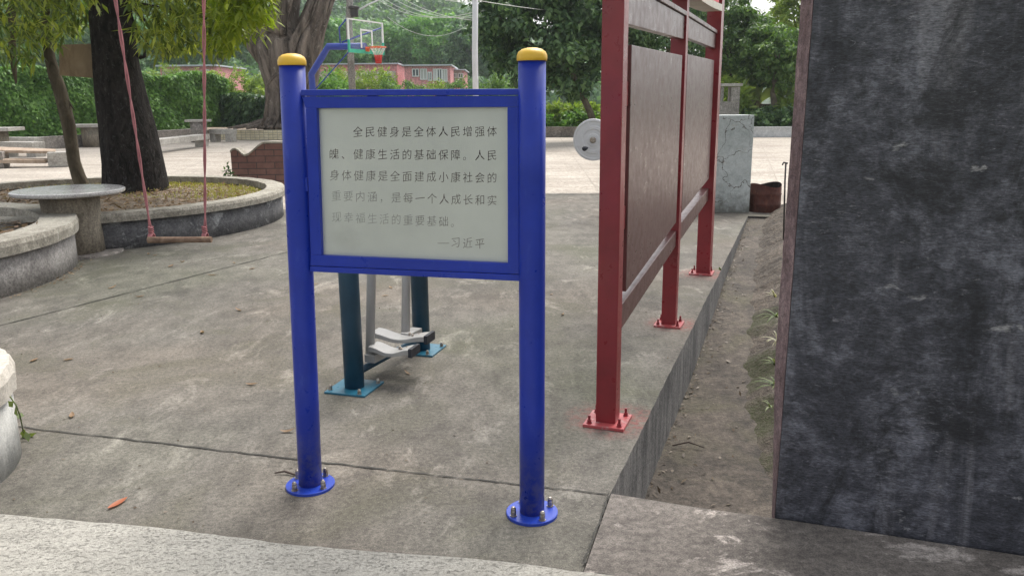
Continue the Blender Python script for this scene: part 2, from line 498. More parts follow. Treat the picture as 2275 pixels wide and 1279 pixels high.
M['leaf_mango'] = leafmat('leaf_mango', [(.022, .042, .014), (.085, .125, .030), (.20, .25, .050), (.40, .43, .08)], trans=.4, clump=.35)
M['leaf_thin'] = leafmat('leaf_thin', [(.020, .044, .018), (.062, .115, .038), (.14, .21, .055), (.30, .38, .09)], trans=.4, clump=.5)
M['leaf_bright'] = leafmat('leaf_bright', [(.09, .14, .02), (.19, .25, .03), (.30, .34, .04)], trans=.5)  # lit copy of the mango leaves, sunlight put into the yellow
M['leaf_hedge'] = leafmat('leaf_hedge', [(.04, .105, .024), (.12, .25, .055), (.24, .42, .10)], trans=.25, clump=.5)
M['leaf_dark'] = leafmat('leaf_dark', [(.017, .042, .022), (.055, .112, .050), (.15, .25, .095)], trans=.22, clump=.5)
M['leaf_mid'] = leafmat('leaf_mid', [(.03, .07, .026), (.085, .165, .05), (.20, .31, .09)], trans=.35, clump=.4)
M['leaf_yellow'] = leafmat('leaf_yellow', [(.08, .14, .03), (.17, .25, .05), (.29, .36, .09)], trans=.4, clump=.3)
M['leaf_hill'] = leafmat('leaf_hill', [(.045, .10, .06), (.095, .19, .095), (.17, .29, .12)], trans=.3, clump=.06)
M['leaf_hill_near'] = leafmat('leaf_hill_near', [(.055, .14, .055), (.12, .26, .095), (.21, .38, .13)], trans=.35, clump=.12)
M['grass'] = leafmat('grass', [(.20, .17, .06), (.30, .28, .08), (.38, .36, .13)], trans=.3, clump=1.2)
M['weed'] = leafmat('weed', [(.045, .075, .022), (.10, .14, .045), (.20, .22, .11)], trans=.3, clump=2)
M['dry_weed'] = leafmat('dry_weed', [(.16, .15, .09), (.30, .28, .19), (.40, .38, .29)], trans=.3, clump=2)
M['dry_leaf'] = leafmat('dry_leaf', [(.11, .062, .035), (.22, .135, .075), (.34, .24, .15)], trans=.15, clump=2)
M['dark_litter'] = leafmat('dark_litter', [(.05, .032, .02), (.10, .07, .045), (.22, .18, .14)], trans=.1, clump=2)
M['orange_leaf'] = leafmat('orange_leaf', [(.34, .10, .05), (.45, .15, .07)], trans=.2)
M['twig'] = paint('twig', (.07, .05, .04), rough=.9, var=.3)

# ---------------------------------------------------------------- ground
def sheet(name, pts, mat, kind='structure', z=None):
    me = bpy.data.meshes.new(name)
    me.from_pydata([(p[0], p[1], p[2] if z is None else z) for p in pts], [], [tuple(range(len(pts)))])
    if me.polygons[0].normal.z < 0: me.flip_normals()
    o = link(name, me, mat)
    return tag(o, kind=kind)
FAR_D = 9.0                                              # the drain's far end
sheet('ground', [(-700, -60, -.9), (700, -60, -.9), (700, 900, -.9), (-700, 900, -.9)], M['earth'])
# near paving, a thick slab with its edge on the drain
edge = [dn(t, .002 * math.sin(t * 3.1) + .002 * math.sin(t * 23)) for t in np.linspace(0, FAR_D, 90)]
jn = gp(1300, 1255)
je = jn + (jn - E1) * 6
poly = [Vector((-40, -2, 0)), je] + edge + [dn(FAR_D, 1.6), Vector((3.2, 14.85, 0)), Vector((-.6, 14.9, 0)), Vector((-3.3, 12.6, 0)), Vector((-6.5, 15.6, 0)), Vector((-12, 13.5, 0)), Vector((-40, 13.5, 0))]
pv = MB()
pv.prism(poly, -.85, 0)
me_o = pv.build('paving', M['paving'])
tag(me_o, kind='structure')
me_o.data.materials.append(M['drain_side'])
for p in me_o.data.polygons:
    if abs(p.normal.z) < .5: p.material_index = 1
# pale court beyond, as far as the trees
sheet('court', [(-60, 9, -.004), (-9, 9, -.004), (-3.0, 12.1, -.004), (-.5, 14.6, -.004), (3.2, 14.6, -.004), tuple(dn(FAR_D + .5, 1.2, -.004)), tuple(dn(FAR_D + .5, 40, -.004)), (60, 60, -.004), (-60, 60, -.004)], M['court'])
# lower path in front of the drain and the dark wall
pm = MB()
jn = gp(1300, 1255)
pm.prism([je + Vector((.005, 0, 0)), jn + Vector((.005, 0, 0)), E1 + Vector((.005, -.006, 0)), dn(-.01, .35), dn(.0, .75), dn(.0, 6), Vector((7, -1, 0))], -.8, .006)
pth = tag(pm.build('path', M['path']), kind='structure')
# foreground kerb
k0, k1 = gp(-500, 1086, .10), gp(1470, 1284, .10)
rng = random.Random(3)
top = []
for i in range(61):
    t = i / 60
    p = k0.lerp(k1, t)
    top.append(Vector((p.x, p.y + rng.uniform(-.004, .004) + .010 * math.sin(t * 17) * (.4 + t), .10)))
km = MB()
kb = [Vector((p.x, p.y + .012, .0)) for p in top]
fr = [Vector((top[-1].x + .10, top[-1].y - .06, .10)), Vector((top[-1].x + .3, -.6, .10)), Vector((top[0].x, -.6, .10))]
km.prism([(p.x, p.y) for p in top + fr], .0, .10)
kerb = tag(km.build('kerb', M['kerb'], bevel=.012), kind='structure')
# joints in the paving
def joint(mb, p, q, w, seed):
    r = random.Random(seed)
    p, q = Vector(p), Vector(q)
    n = 40
    d = (q - p).normalized()
    s = Vector((-d.y, d.x, 0))
    vs = []
    for i in range(n + 1):
        c = p.lerp(q, i / n) + s * r.uniform(-.006, .006)
        ww = w * r.uniform(.35, 1.0)
        vs += [c + s * ww / 2, c - s * ww / 2]
    for v in vs: v.z = .0045
    mb.add(vs, [(2 * i, 2 * i + 1, 2 * i + 3, 2 * i + 2) for i in range(n)])
jm = MB()
joint(jm, gp(-200, 920), gp(850, 1043), .016, 1)
joint(jm, gp(850, 1043), gp(1350, 1099), .012, 2)
joint(jm, gp(-200, 775), gp(640, 560), .022, 3)
for v in jm.v: pass
joint(jm, gp(1210, 434), gp(1345, 432), .06, 5)
M['joint'] = paint('joint', (.045, .042, .036), rough=.95)
tag(jm.build('paving_joints', M['joint']), kind='structure')
j2 = MB()
joint(j2, gp(1354, 1098), gp(1296, 1258), .011, 4)
for i, v in enumerate(j2.v): j2.v[i] = (v[0], v[1], .0105)
tag(j2.build('path_joint', M['joint']), kind='structure')
jc = MB()
for i, (p_, q_) in enumerate((((1205, 402), (1345, 398)), ((1205, 366), (1345, 360)), ((1676, 330), (1760, 328)), ((1690, 316), (1735, 420)), ((195, 372), (640, 356)), ((380, 385), (560, 318)), ((1240, 300), (1330, 425)))):
    joint(jc, gp(*p_), gp(*q_), .032, 40 + i)
for i, v in enumerate(jc.v): jc.v[i] = (v[0], v[1], .001)
M['court_joint'] = paint('court_joint', (.31, .27, .23), rough=.95)
tag(jc.build('court_joints', M['court_joint']), kind='structure')
# drain floor and the earth bank beyond it
def floor_z(d): return float(np.interp(d, [0, 2.7, 3.7, 5.2, 7.5, 9.0], [-.47, -.42, -.37, -.24, -.13, -.03]))
def n_bank(d): return .018 * math.sin(d * 7.3) + .012 * math.sin(d * 15.1 + 1) + .008 * math.sin(d * 31) + float(np.interp(d, [-.5, .8, 1.6, 2.6, 4.4, 6.5, 9.3, 12], [.80, .74, .52, .38, .30, .22, .20, .2]))
dm = MB()
nd = 110
vs = []
for i in range(nd + 1):
    d = -.3 + (FAR_D + .3) * i / nd
    vs += [dn(d, -.1, floor_z(d)), dn(d, n_bank(d) + .06, floor_z(d))]
dm.add(vs, [(2 * i, 2 * i + 1, 2 * i + 3, 2 * i + 2) for i in range(nd)])
dm.add([dn(FAR_D, -.1, floor_z(FAR_D)), dn(FAR_D, 1.2, floor_z(FAR_D)), dn(FAR_D, 1.2, -.003), dn(FAR_D, -.1, -.003)], [(0, 1, 2, 3)])
tag(dm.build('drain', M['drain']), kind='structure')
rs = np.random.default_rng(11)
nn = 46
V = []
ph = rs.uniform(0, 6, 6)
for i in range(nd * 2 + 1):
    d = -.3 + (FAR_D + 1.3) * i / (nd * 2)
    nb = n_bank(d)
    for j in range(nn + 1):
        t = j / nn
        w = t * t * 6
        hgt = .30 * (1 - math.exp(-(w / .34) ** 1.5)) * (.85 + .15 * math.sin(d * 2.3 + ph[0])) * min(1, max(.15, (d - .2) / 1.4))
        hgt += (.009 * math.sin(d * 9 + w * 7 + ph[1]) + .006 * math.sin(d * 17 - w * 13 + ph[2]) + rs.uniform(-.009, .009)) * min(1, w * 6)
        V.append(dn(d, nb + w, floor_z(d) - .01 + hgt))
Q = [(i * (nn + 1) + j, i * (nn + 1) + j + 1, (i + 1) * (nn + 1) + j + 1, (i + 1) * (nn + 1) + j) for i in range(nd * 2) for j in range(nn)]
o = np_mesh('bank', [tuple(v) for v in V], Q, M['bank'])
o.data.polygons.foreach_set('use_smooth', [True] * len(o.data.polygons))
tag(o, kind='structure')

# ---------------------------------------------------------------- blue notice sign
bl, br = gp(690, 1078), gp(1182, 1140)
SP = vplane(bl, br)                                   # normal points towards the camera side
if SP[0].y > 0: SP = (-SP[0], -SP[1])
SN = SP[0]
tl, tr = at(648, 128, bl.y), at(1182, 116, br.y)
sign = empty('notice_sign', (bl + br) / 2, 'blue notice sign on two yellow capped posts with dark Chinese writing on grey', 'sign')
PR = .0505
for base, topp in ((bl, tl), (br, tr)):
    ax = (topp - base)
    pm_ = MB().tube([base + ax * t for t in (0.004, .25, .5, .75, .985)], PR, 40)
    post = pm_.build('post', M['blue'], sign)
    z0 = topp - Vector((0, 0, .019))
    prof = [(.0545, -.012), (.0555, -.004), (.0550, .008), (.049, .020), (.036, .029), (.018, .0335), (.002, .0345)]
    MB().lathe(z0, prof, 40, smooth=True).build('cap', M['yellow'], post)
    MB().lathe(base, [(.106, .0), (.106, .011), (.104, .0125)], 56).build('base_plate', M['blue_plate'], post)
    a0 = 2.05 if base is br else 2.5
    for k in range(4):
        a = a0 + k * math.pi / 2
        c = base + Vector((math.cos(a) * .086, math.sin(a) * .086, .0125))
        bo = MB().lathe(c, [(.015, 0), (.015, .003), (.0115, .003), (.0115, .021), (.0105, .023), (.0105, .033), (.006, .040), (.001, .041)], 6)
        bo.build('bolt', M['steel'], post)
def sbar(name, px, off, th, mat, bevel=.003):
    q = [hit(u, v, SP, off) for u, v in px]
    return MB().slab(q, SN, th).build(name, mat, sign, bevel=bevel)
rail = sbar('top_rail', [(668, 199.5), (1160, 197.5), (1160, 211.6), (668, 213.6)], .018, .034, M['blue'])
rail2 = sbar('bottom_rail', [(688, 591.6), (1162, 610.9), (1162, 625), (688, 603.5)], .018, .034, M['blue'])
fm = MB()
for q4 in ([(670, 215), (1152, 213), (1152, 238), (679, 241)], [(679, 241), (703, 240.5), (714, 567), (690, 566)],
           [(1127, 238.5), (1152, 238), (1153, 588), (1128, 586)], [(690, 566), (1153, 586), (1153, 609), (689, 590)]):
    fm.slab([hit(u, v, SP, .014) for u, v in q4], SN, .028)
fm.build('frame', M['blue'], sign, bevel=.002)
for q4 in ([(816, 210), (836, 210), (836, 217), (816, 217)], [(970, 209), (990, 209), (990, 216), (970, 216)],
           [(858, 597), (878, 598), (878, 606), (858, 605)], [(1000, 603), (1020, 604), (1020, 611), (1000, 610)],
           [(674, 395), (682, 395), (684, 425), (676, 425)], [(1150, 395), (1160, 395), (1160, 430), (1150, 430)]):
    sbar('clip', q4, .010, .02, M['blue'], 0)
# small weld blobs of pale primer at the rail's ends
pc = [(699, 238), (1131, 237), (1132, 588), (712, 568)]
m, nt, b = new_mat('sign_panel')
v = coords(nt)
cc = ramp(nt, noise(nt, v, 2.2, 5, .55), [(.3, (.47, .49, .47)), (.7, (.56, .58, .555))])
pp = hit(765, 530, SP, .0)
vd = N(nt, 'ShaderNodeVectorMath', operation='DISTANCE')
nt.links.new(v, vd.inputs[0]); vd.inputs[1].default_value = pp
cc = mixc(nt, ramp(nt, math_n(nt, 'ADD', vd.outputs['Value'], math_n(nt, 'MULTIPLY', noise(nt, v, 18, 4, .6), .12)), [(.05, .45), (.14, 0.0)]), cc, (.34, .35, .335))
nt.links.new(cc, b.inputs['Base Color'])
b.inputs['Roughness'].default_value = .34
b.inputs['Metallic'].default_value = .25
M['sign_panel'] = m
panel = MB().slab([hit(u, v, SP, -.006) for u, v in pc], SN, .012).build('panel', M['sign_panel'], sign)
# the writing: glyphs flattened to a mesh, laid on the panel
m, nt, b = new_mat('lettering')
v = coords(nt)
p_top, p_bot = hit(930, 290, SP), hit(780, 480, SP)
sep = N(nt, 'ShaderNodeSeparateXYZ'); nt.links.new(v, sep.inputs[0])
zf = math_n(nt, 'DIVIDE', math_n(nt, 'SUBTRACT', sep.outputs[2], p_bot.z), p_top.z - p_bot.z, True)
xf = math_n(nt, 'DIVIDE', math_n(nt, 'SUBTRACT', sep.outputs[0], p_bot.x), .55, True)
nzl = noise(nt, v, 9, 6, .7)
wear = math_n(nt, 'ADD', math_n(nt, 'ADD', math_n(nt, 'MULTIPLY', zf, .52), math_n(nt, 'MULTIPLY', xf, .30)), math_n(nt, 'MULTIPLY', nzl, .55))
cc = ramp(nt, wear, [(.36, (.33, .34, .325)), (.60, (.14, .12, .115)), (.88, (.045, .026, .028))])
nt.links.new(cc, b.inputs['Base Color'])
b.inputs['Roughness'].default_value = .6
M['lettering'] = m
lines = [
    ('全民健身是全体人民增强体', 2, (795, 293), (1093, 292)),
    ('魄、健康生活的基础保障。人民', 0, (742, 342), (1093, 345)),
    ('身体健康是全面建成小康社会的', 0, (743, 389), (1093, 395)),
    ('重要内涵，是每一个人成长和实', 0, (747, 435), (1093, 445)),
    ('现幸福生活的重要基础。', 0, (748, 482), (1012, 493)),
    ('—习近平', 0, (985, 537), (1066, 541)),
]
fv, ff = [], []
deps = None
rl = random.Random(5)
for txt, ind, (u0, v0), (u1, v1) in lines:
    for i, ch in enumerate(txt):
        t = i / max(1, len(txt) - 1)
        uc, vc = u0 + (u1 - u0) * t, v0 + (v1 - v0) * t
        cu = bpy.data.curves.new('glyph', 'FONT')
        cu.body = ch
        cu.size = 1.0
        cu.offset = -.009
        cu.resolution_u = 2
        ob = bpy.data.objects.new('glyph', cu)
        COL.objects.link(ob)
        deps = bpy.context.evaluated_depsgraph_get()
        ev = ob.evaluated_get(deps)
        me = ev.to_mesh()
        base = len(fv)
        if len(me.vertices):
            sz = 25.0 if ch != '—' else 26
            for vv in me.vertices:
                gx, gy = (vv.co.x - .5) * .92, (vv.co.y - .38)
                gy += gx * .11
                if ch == '—': gx, gy = (vv.co.x - .5) * 1.0, (vv.co.y - .38)
                px = uc + gx * sz
                py = vc - gy * sz
                fv.append(hit(px, py, SP, -.0052))
            for po in me.polygons:
                ff.append(tuple(base + k for k in po.vertices))
        ev.to_mesh_clear()
        bpy.data.objects.remove(ob)
        bpy.data.curves.remove(cu)
me = bpy.data.meshes.new('lettering')
me.from_pydata([tuple(p) for p in fv], [], ff)
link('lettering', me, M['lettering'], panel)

# ---------------------------------------------------------------- red bulletin board
RD = (RED[2] - RED[0]).normalized()
RN = Vector((RD.y, -RD.x, 0))
rb = RED[0]
def rp(d, n, z): 
    p = rb + RD * d + RN * n
    return Vector((p.x, p.y, z))
RROT = math.atan2(RD.y, RD.x)
board = empty('bulletin_board', rp(2, 0, 0), 'tall red painted steel bulletin board with brown glossy back panels beside the drain', 'notice board')
def bolts_plate(d, size, n_off=0.0):
    pl = MB().box(rp(d, n_off, .008), (size, size, .016), RROT).build('base_plate', M['red_plate'], board, bevel=.002)
    for a in (-1, 1):
        for c_ in (-1, 1):
            MB().lathe(rp(d + a * (size / 2 - .028), n_off + c_ * (size / 2 - .028), .016), [(.015, 0), (.015, .004), (.011, .004), (.011, .018), (.007, .018), (.007, .042)], 6).build('bolt', M['red'], pl)
posts = [(0.0, .105, 3.2, .215), (2.0, .10, 3.2, .20), (3.96, .11, 3.2, .22)]
for d, w, h, pw in posts:
    n_off = 0.0
    ln = .105
    if True:
        MB().box(rp(d + (.05 if d > 3 else 0), .015 if d > 3 else 0, h / 2 + .008), (.2 if d > 3 else w, .13 if d > 3 else ln, h - .016), RROT).build('post', M['red'], board, bevel=.004)
        bolts_plate(d, pw)
def rslab(name, d0, d1, zs, n0, t, mat, bevel=.003):          # zs = z at (d0 bottom, d1 bottom, d1 top, d0 top)
    q = [rp(d0, n0, zs[0]), rp(d1, n0, zs[1]), rp(d1, n0, zs[2]), rp(d0, n0, zs[3])]
    return MB().slab(q, RN, t).build(name, mat, board, bevel=bevel)
for d0, d1, za, zb in ((.0525, 1.95, .47, .61), (2.05, 3.925, .61, .72)):
    rslab('rail', d0, d1, (za, zb, zb + .115, za + .135), .035, .07, M['red_panel'])
for d0, d1, zb0, zb1, zt0, zt1 in ((.19, 1.88, .665, .795, 1.915, 1.945), (2.14, 3.84, .83, .93, 1.965, 1.995)):
    rslab('panel', d0, d1, (zb0, zb1, zt1, zt0), .042, .05, M['red_panel'])
    for dd in (d0 - .07, d1 + .0):
        for zz in (1.0, 1.62):
            rslab('bracket', dd - .06, dd + .07, (zz, zz, zz + .12, zz + .12), .030, .03, M['red'])
for d0, d1, a, bb, c_, e in ((.0525, 1.95, 2.005, 2.055, 2.205, 2.185), (2.05, 3.905, 2.075, 2.10, 2.225, 2.215)):
    rslab('header_panel', d0, d1, (a, bb, c_, e), .038, .05, M['red_panel'])
    rslab('header_rail', d0, d1, (e + .003, c_ + .003, c_ + .033, e + .033), .052, .085, M['red_panel'])
    rslab('header_board', d0, d1, (2.40, 2.45, 3.1, 3.1), .038, .05, M['red_panel'])
# curled cream fascia under the little roof over the far bay
fas = [(1528, -26), (1548, -8), (1562, 4), (1576, 13), (1590, 20), (1604, 25)]
BP = vplane(RED[0], RED[2])
fa = MB()
vsq = []
for u_, v_ in fas:
    p = hit(u_, v_, BP, .10)
    vsq += [p, p + Vector((0, 0, .055)), p + Vector((0, 0, .055)) - RN * .16, p - RN * .16]
nf = len(fas)
fa.add(vsq, [(4 * i + a, 4 * i + (a + 1) % 4, 4 * i + 4 + (a + 1) % 4, 4 * i + 4 + a) for i in range(nf - 1) for a in range(4)] + [(0, 1, 2, 3), tuple(4 * (nf - 1) + a for a in range(4))])
fa.build('roof_edge', M['cream'], board)
M['roof_red'] = paint('roof_red', (.55, .02, .04), rough=.5)
rf = MB()
rf.slab([hit(1580, -2, BP, .06), hit(1597, 14, BP, .06), hit(1600, -60, BP, .06), hit(1580, -60, BP, .06)], RN, .05)
rf.build('roof', M['roof_red'], board)

# ---------------------------------------------------------------- dark wall on the right
m, nt, b = new_mat('black_wall')
# object space is world space here: wall plane coordinates (along, up)
WD = Vector((.945, -.325, 0)).normalized()
wang = math.atan2(WD.y, WD.x)
v = coords(nt, (1, 1, 1), (0, 0, -wang))
def vmap(scale):
    mp = N(nt, 'ShaderNodeMapping'); mp.inputs['Scale'].default_value = scale
    nt.links.new(v, mp.inputs['Vector']); return mp.outputs[0]
big = noise(nt, vmap((1, 1, .5)), 3.6, 9, .68, .7)
mid = noise(nt, vmap((1.0, 1, 2.0)), 11, 9, .76, .4)
grain = noise(nt, vmap((1, 1, 4)), 55, 6, .75)
f = math_n(nt, 'ADD', math_n(nt, 'MULTIPLY', big, .6), math_n(nt, 'MULTIPLY', mid, .4))
c = ramp(nt, f, [(.38, (.014, .0155, .021)), (.49, (.050, .051, .063)), (.60, (.148, .15, .178))])
speck = noise(nt, vmap((1, 1, 2.4)), 17, 7, .75, .8)
c = mixc(nt, ramp(nt, speck, [(.61, 0.0), (.68, .8)]), c, (.21, .205, .225))
stre = noise(nt, vmap((1, 1, .10)), 5.5, 6, .6, .5)
c = mixc(nt, ramp(nt, math_n(nt, 'MULTIPLY', stre, 1.0), [(.52, 0.0), (.66, .7)]), c, (.20, .195, .215))
mould = noise(nt, vmap((1, 1, .8)), 2.3, 10, .75, 1.0)
c = mixc(nt, ramp(nt, mould, [(.50, 0.0), (.60, .8)]), c, (.011, .0115, .014))
fsp = noise(nt, vmap((.6, 1, 2.2)), 40, 6, .75, 0.0)
c = mixc(nt, ramp(nt, math_n(nt, 'ADD', fsp, math_n(nt, 'MULTIPLY', math_n(nt, 'SUBTRACT', noise(nt, vmap((1, 1, 1)), 1.7, 4, .6), .5), .5)), [(.60, 0.0), (.70, .7)]), c, (.19, .187, .205))
blot = noise(nt, vmap((1, 1, 1.6)), 7, 5, .6, .5)
c = mixc(nt, ramp(nt, blot, [(.66, 0.0), (.72, .8)]), c, (.30, .295, .30))
c = mixc(nt, .9, c, ramp(nt, grain, [(.37, .42), (.63, 1.7)]), 'MULTIPLY')
nt.links.new(c, b.inputs['Base Color'])
b.inputs['Roughness'].default_value = .62
bump(nt, b, math_n(nt, 'ADD', math_n(nt, 'MULTIPLY', grain, .6), mid), .45, .008)
M['black_wall'] = m
M['wall_edge'], *_ = concrete('wall_edge', (.13, .085, .085), (.26, .185, .185), pale=(.33, .27, .255), big=2.0, fine=40, bumps=.5, streak=(1, 1, .25))
w0 = gp(1722, 1147)
wtop = at(1810, -20, w0.y + .0)
wall = empty('blackboard_wall', w0, 'tall black painted board wall with pale scuffs and a purplish brown edge beside the drain', 'wall')
zt = 3.4
slope = (wtop.x - w0.x) / (wtop.z - w0.z)
def wl_pt(s, back, z):
    p = w0 + WD * (s + slope * z * .9) + DV * back
    return Vector((p.x, p.y, z))
MB().add([wl_pt(0, 0, -.5), wl_pt(3.2, 0, -.5), wl_pt(3.2, 0, zt), wl_pt(0, 0, zt), wl_pt(0, .12, -.5), wl_pt(3.2, .12, -.5), wl_pt(3.2, .12, zt), wl_pt(0, .12, zt)],
         [(0, 1, 2, 3), (7, 6, 5, 4), (0, 3, 7, 4), (1, 5, 6, 2), (3, 2, 6, 7), (0, 4, 5, 1)]).build('board', M['black_wall'], wall)
em = MB()
vsq = []
rng = random.Random(8)
for i in range(60):
    z = -.5 + 3.9 * i / 59
    wob = rng.uniform(-.002, .002)
    tpr = min(1, max(0, (z + .25) / .9))
    vsq += [wl_pt(-.002 + wob * .3, .004, z), wl_pt(-.004 - .040 * tpr + wob, .10, z), wl_pt(-.004 - .040 * tpr, .13, z), wl_pt(.0, .125, z)]
em.add(vsq, [(4 * i + a, 4 * i + (a + 1) % 4, 4 * i + 4 + (a + 1) % 4, 4 * i + 4 + a) for i in range(59) for a in range(4)])
em.build('edge_strip', M['wall_edge'], wall)

# ---------------------------------------------------------------- air walker behind the sign
aN, aF = gp(788, 862), gp(937, 778)
AD = (aF - aN).normalized()
AN = Vector((AD.y, -AD.x, 0))
arot = math.atan2(AD.y, AD.x)
walker = empty('air_walker', (aN + aF) / 2, 'dark teal outdoor air walker with grey foot pedals standing behind the blue sign', 'exercise machine')
def ap(d, n, z): 
    p = aN + AD * d + AN * n
    return Vector((p.x, p.y, z))
LW = (aF - aN).length
for d in (0, LW):
    po = MB().tube([ap(d, 0, .005), ap(d, 0, .7), ap(d, 0, 1.22)], .058, 32).build('post', M['teal'], walker)
    pl = MB().box(ap(d, 0, .006), (.26, .26, .012), arot + .12).build('base_plate', M['teal_plate'], po, bevel=.002)
    for a in (-1, 1):
        for c_ in (-1, 1):
            MB().lathe(ap(d + a * .1, c_ * .1, .012), [(.014, 0), (.014, .003), (.011, .003), (.011, .02), (.006, .03), (.001, .031)], 6).build('bolt', M['steel'], po)
MB().tube([ap(.0, 0, .09), ap(LW, 0, .09)], .022, 16).build('ground_bar', M['teal'], walker)
MB().tube([ap(-.02, 0, 1.15), ap(LW + .02, 0, 1.15)], .024, 16).build('axle', M['teal'], walker)
MB().tube([ap(.1, .0, 1.2), ap(.1, .28, 1.26), ap(LW - .1, .28, 1.26), ap(LW - .1, 0, 1.2)], .017, 12).build('handrail', M['grey_paint'], walker)
def pedal(pa, pb, W=.12):
    me_ = MB()
    d_ = (pb - pa); L = d_.length; d_.normalize(); s_ = Vector((-d_.y, d_.x, 0))
    prof_n = 15
    vs = []
    for i in range(prof_n):
        t = i / (prof_n - 1)
        dz = .016 * math.cos(t * math.pi * 2)
        for y, zz in ((-W / 2, -.028), (W / 2, -.028), (W / 2, .0), (-W / 2, .0)):
            vs.append(pa + d_ * (L * t) + s_ * y + Vector((0, 0, zz + dz * (1 if zz == 0 else .7))))
    fs = [(4 * i + a, 4 * i + (a + 1) % 4, 4 * i + 4 + (a + 1) % 4, 4 * i + 4 + a) for i in range(prof_n - 1) for a in range(4)]
    fs += [(0, 1, 2, 3), tuple(4 * (prof_n - 1) + a for a in (3, 2, 1, 0))]
    p_ = me_.add(vs, fs).build('pedal', M['grey_paint'], walker, bevel=.003)
    MB().box(pb + d_ * .006 + Vector((0, 0, -.004)), (.022, W + .006, .052), math.atan2(d_.y, d_.x)).build('rubber_end', M['rubber'], p_)
    for k in range(3):
        MB().lathe(pa.lerp(pb, .62 + .09 * k) + s_ * (.03 - .03 * (k % 2)) + Vector((0, 0, .0)), [(.008, -.012), (.008, .006), (.004, .009)], 10, True).build('bolt', M['steel'], p_)
ARMS = [(gp(822, 790, .16), at(826, 560, 4.85)), (gp(901, 742, .22), at(903, 560, 5.25))]
for bot, top_ in ARMS:
    tp_ = bot + (top_ - bot) * ((1.15 - bot.z) / (top_.z - bot.z))
    ar = MB().tube([bot, tp_], .028, 20).build('swing_arm', M['grey_paint'], walker)
    MB().box(bot + Vector((.035, .02, -.005)), (.15, .07, .045), arot).build('bracket', M['grey_paint'], ar)
pedal(gp(828, 769, .215), gp(918, 777, .215))
pedal(gp(832, 738, .245), gp(952, 748, .245))

# ---------------------------------------------------------------- round planters, tables, swing
def ring_planter(name, c, r, hgt, capw, capt, wall_mat, cap_mat, label, soil_mat, soil_z, over=.05, seg=96, seed=1):
    o = empty(name, (c[0], c[1], 0), label, 'planter', 'round concrete planters')
    c = Vector((c[0], c[1], 0))
    w = MB()
    n = seg
    vs = []
    for z, rr in ((-.05, r), (hgt - capt, r), (hgt - capt, r - .16), (-.05, r - .16)):
        vs += [c + Vector((rr * math.cos(2 * math.pi * k / n), rr * math.sin(2 * math.pi * k / n), z)) for k in range(n)]
    w.add(vs, [(a * n + k, a * n + (k + 1) % n, ((a + 1) % 4) * n + (k + 1) % n, ((a + 1) % 4) * n + k) for a in range(4) for k in range(n)], True)
    wo = w.build('wall', wall_mat, o)
    cp = MB()
    rg = random.Random(seed)
    vs = []
    prof = [(r + over, hgt - capt), (r + over + .004, hgt - capt * .35), (r + over - .012, hgt), (r + over - capw, hgt), (r + over - capw, hgt - capt)]
    wob = [rg.uniform(-.006, .006) for _ in range(n)]
    for rr, z in prof:
        vs += [c + Vector(((rr + wob[k]) * math.cos(2 * math.pi * k / n), (rr + wob[k]) * math.sin(2 * math.pi * k / n), z + (wob[(k * 7) % n] * .5 if z == hgt else 0))) for k in range(n)]
    cp.add(vs, [(a * n + k, a * n + (k + 1) % n, ((a + 1) % 5) * n + (k + 1) % n, ((a + 1) % 5) * n + k) for a in range(5) for k in range(n)])
    cp.build('cap', cap_mat, o)
    sm = MB()
    rings = 14
    vs = [c + Vector((0, 0, soil_z + .05))]
    for i in range(1, rings + 1):
        rr = (r - .10) * i / rings
        for k in range(48):
            a = 2 * math.pi * k / 48
            vs.append(c + Vector((rr * math.cos(a), rr * math.sin(a), soil_z + .05 * (1 - (i / rings) ** 2) + rg.uniform(-.012, .012))))
    fs = [(0, 1 + k, 1 + (k + 1) % 48) for k in range(48)]
    fs += [(1 + (i - 1) * 48 + k, 1 + i * 48 + k, 1 + i * 48 + (k + 1) % 48, 1 + (i - 1) * 48 + (k + 1) % 48) for i in range(1, rings) for k in range(48)]
    sm.add(vs, fs, True)
    sm.build('soil', soil_mat, o)
    return o
cA, rA = (-6.13, 11.6), 2.75
plA = ring_planter('round_planter', cA, rA, .43, .27, .10, M['planter_dark'], M['planter_cap'], 'large round planter with dark peeling wall holding the black trunked tree and the thin tree', M['soil'], .30, seed=1)
cB, rB = (-6.95, 7.50), 2.52
plB = ring_planter('round_planter', cB, rB, .49, .36, .13, M['planter_grey'], M['planter_cap'], 'grey round planter full of dark leaf litter in front of the round stone table', M['dark_soil'], .37, seed=2)
cC, rC = (-3.07, 3.30), .77
plC = ring_planter('round_planter', cC, rC, .47, .22, .13, M['planter_pale'], M['pale_cap'], 'pale whitewashed round planter cut off by the left edge of the picture beside the kerb', M['dark_soil'], .36, seed=3, over=.02)

# leaf litter and grass in the planters
rs = np.random.default_rng(21)
def disc_pts(rs, c, r, n, z, r0=0.0):
    a = rs.uniform(0, 2 * np.pi, n)
    rr = np.sqrt(rs.uniform((r0 / r) ** 2, 1, n)) * r
    return np.stack([c[0] + rr * np.cos(a), c[1] + rr * np.sin(a), np.full(n, z) + .05 * (1 - (rr / r) ** 2) + rs.uniform(0.0, .02, n)], 1)
def litter(name, P, L, W, mat, seed):
    r_ = np.random.default_rng(seed)
    n = len(P)
    D = unit(r_, n); D[:, 2] *= .25
    Nn = unit(r_, n) * .45 + np.array([0, 0, 1.0])
    V, Q = leaf_quads(P, D, Nn, L * r_.uniform(.5, 1.3, n), W * r_.uniform(.5, 1.3, n))
    return tag(np_mesh(name, V, Q, mat), kind='stuff')
P = disc_pts(rs, cA, rA - .25, 4200, .305)
tag(litter('leaf_litter', P, .11, .035, M['dry_leaf'], 1), 'dry brown leaf litter scattered over the soil of the large round planter', 'leaf litter')
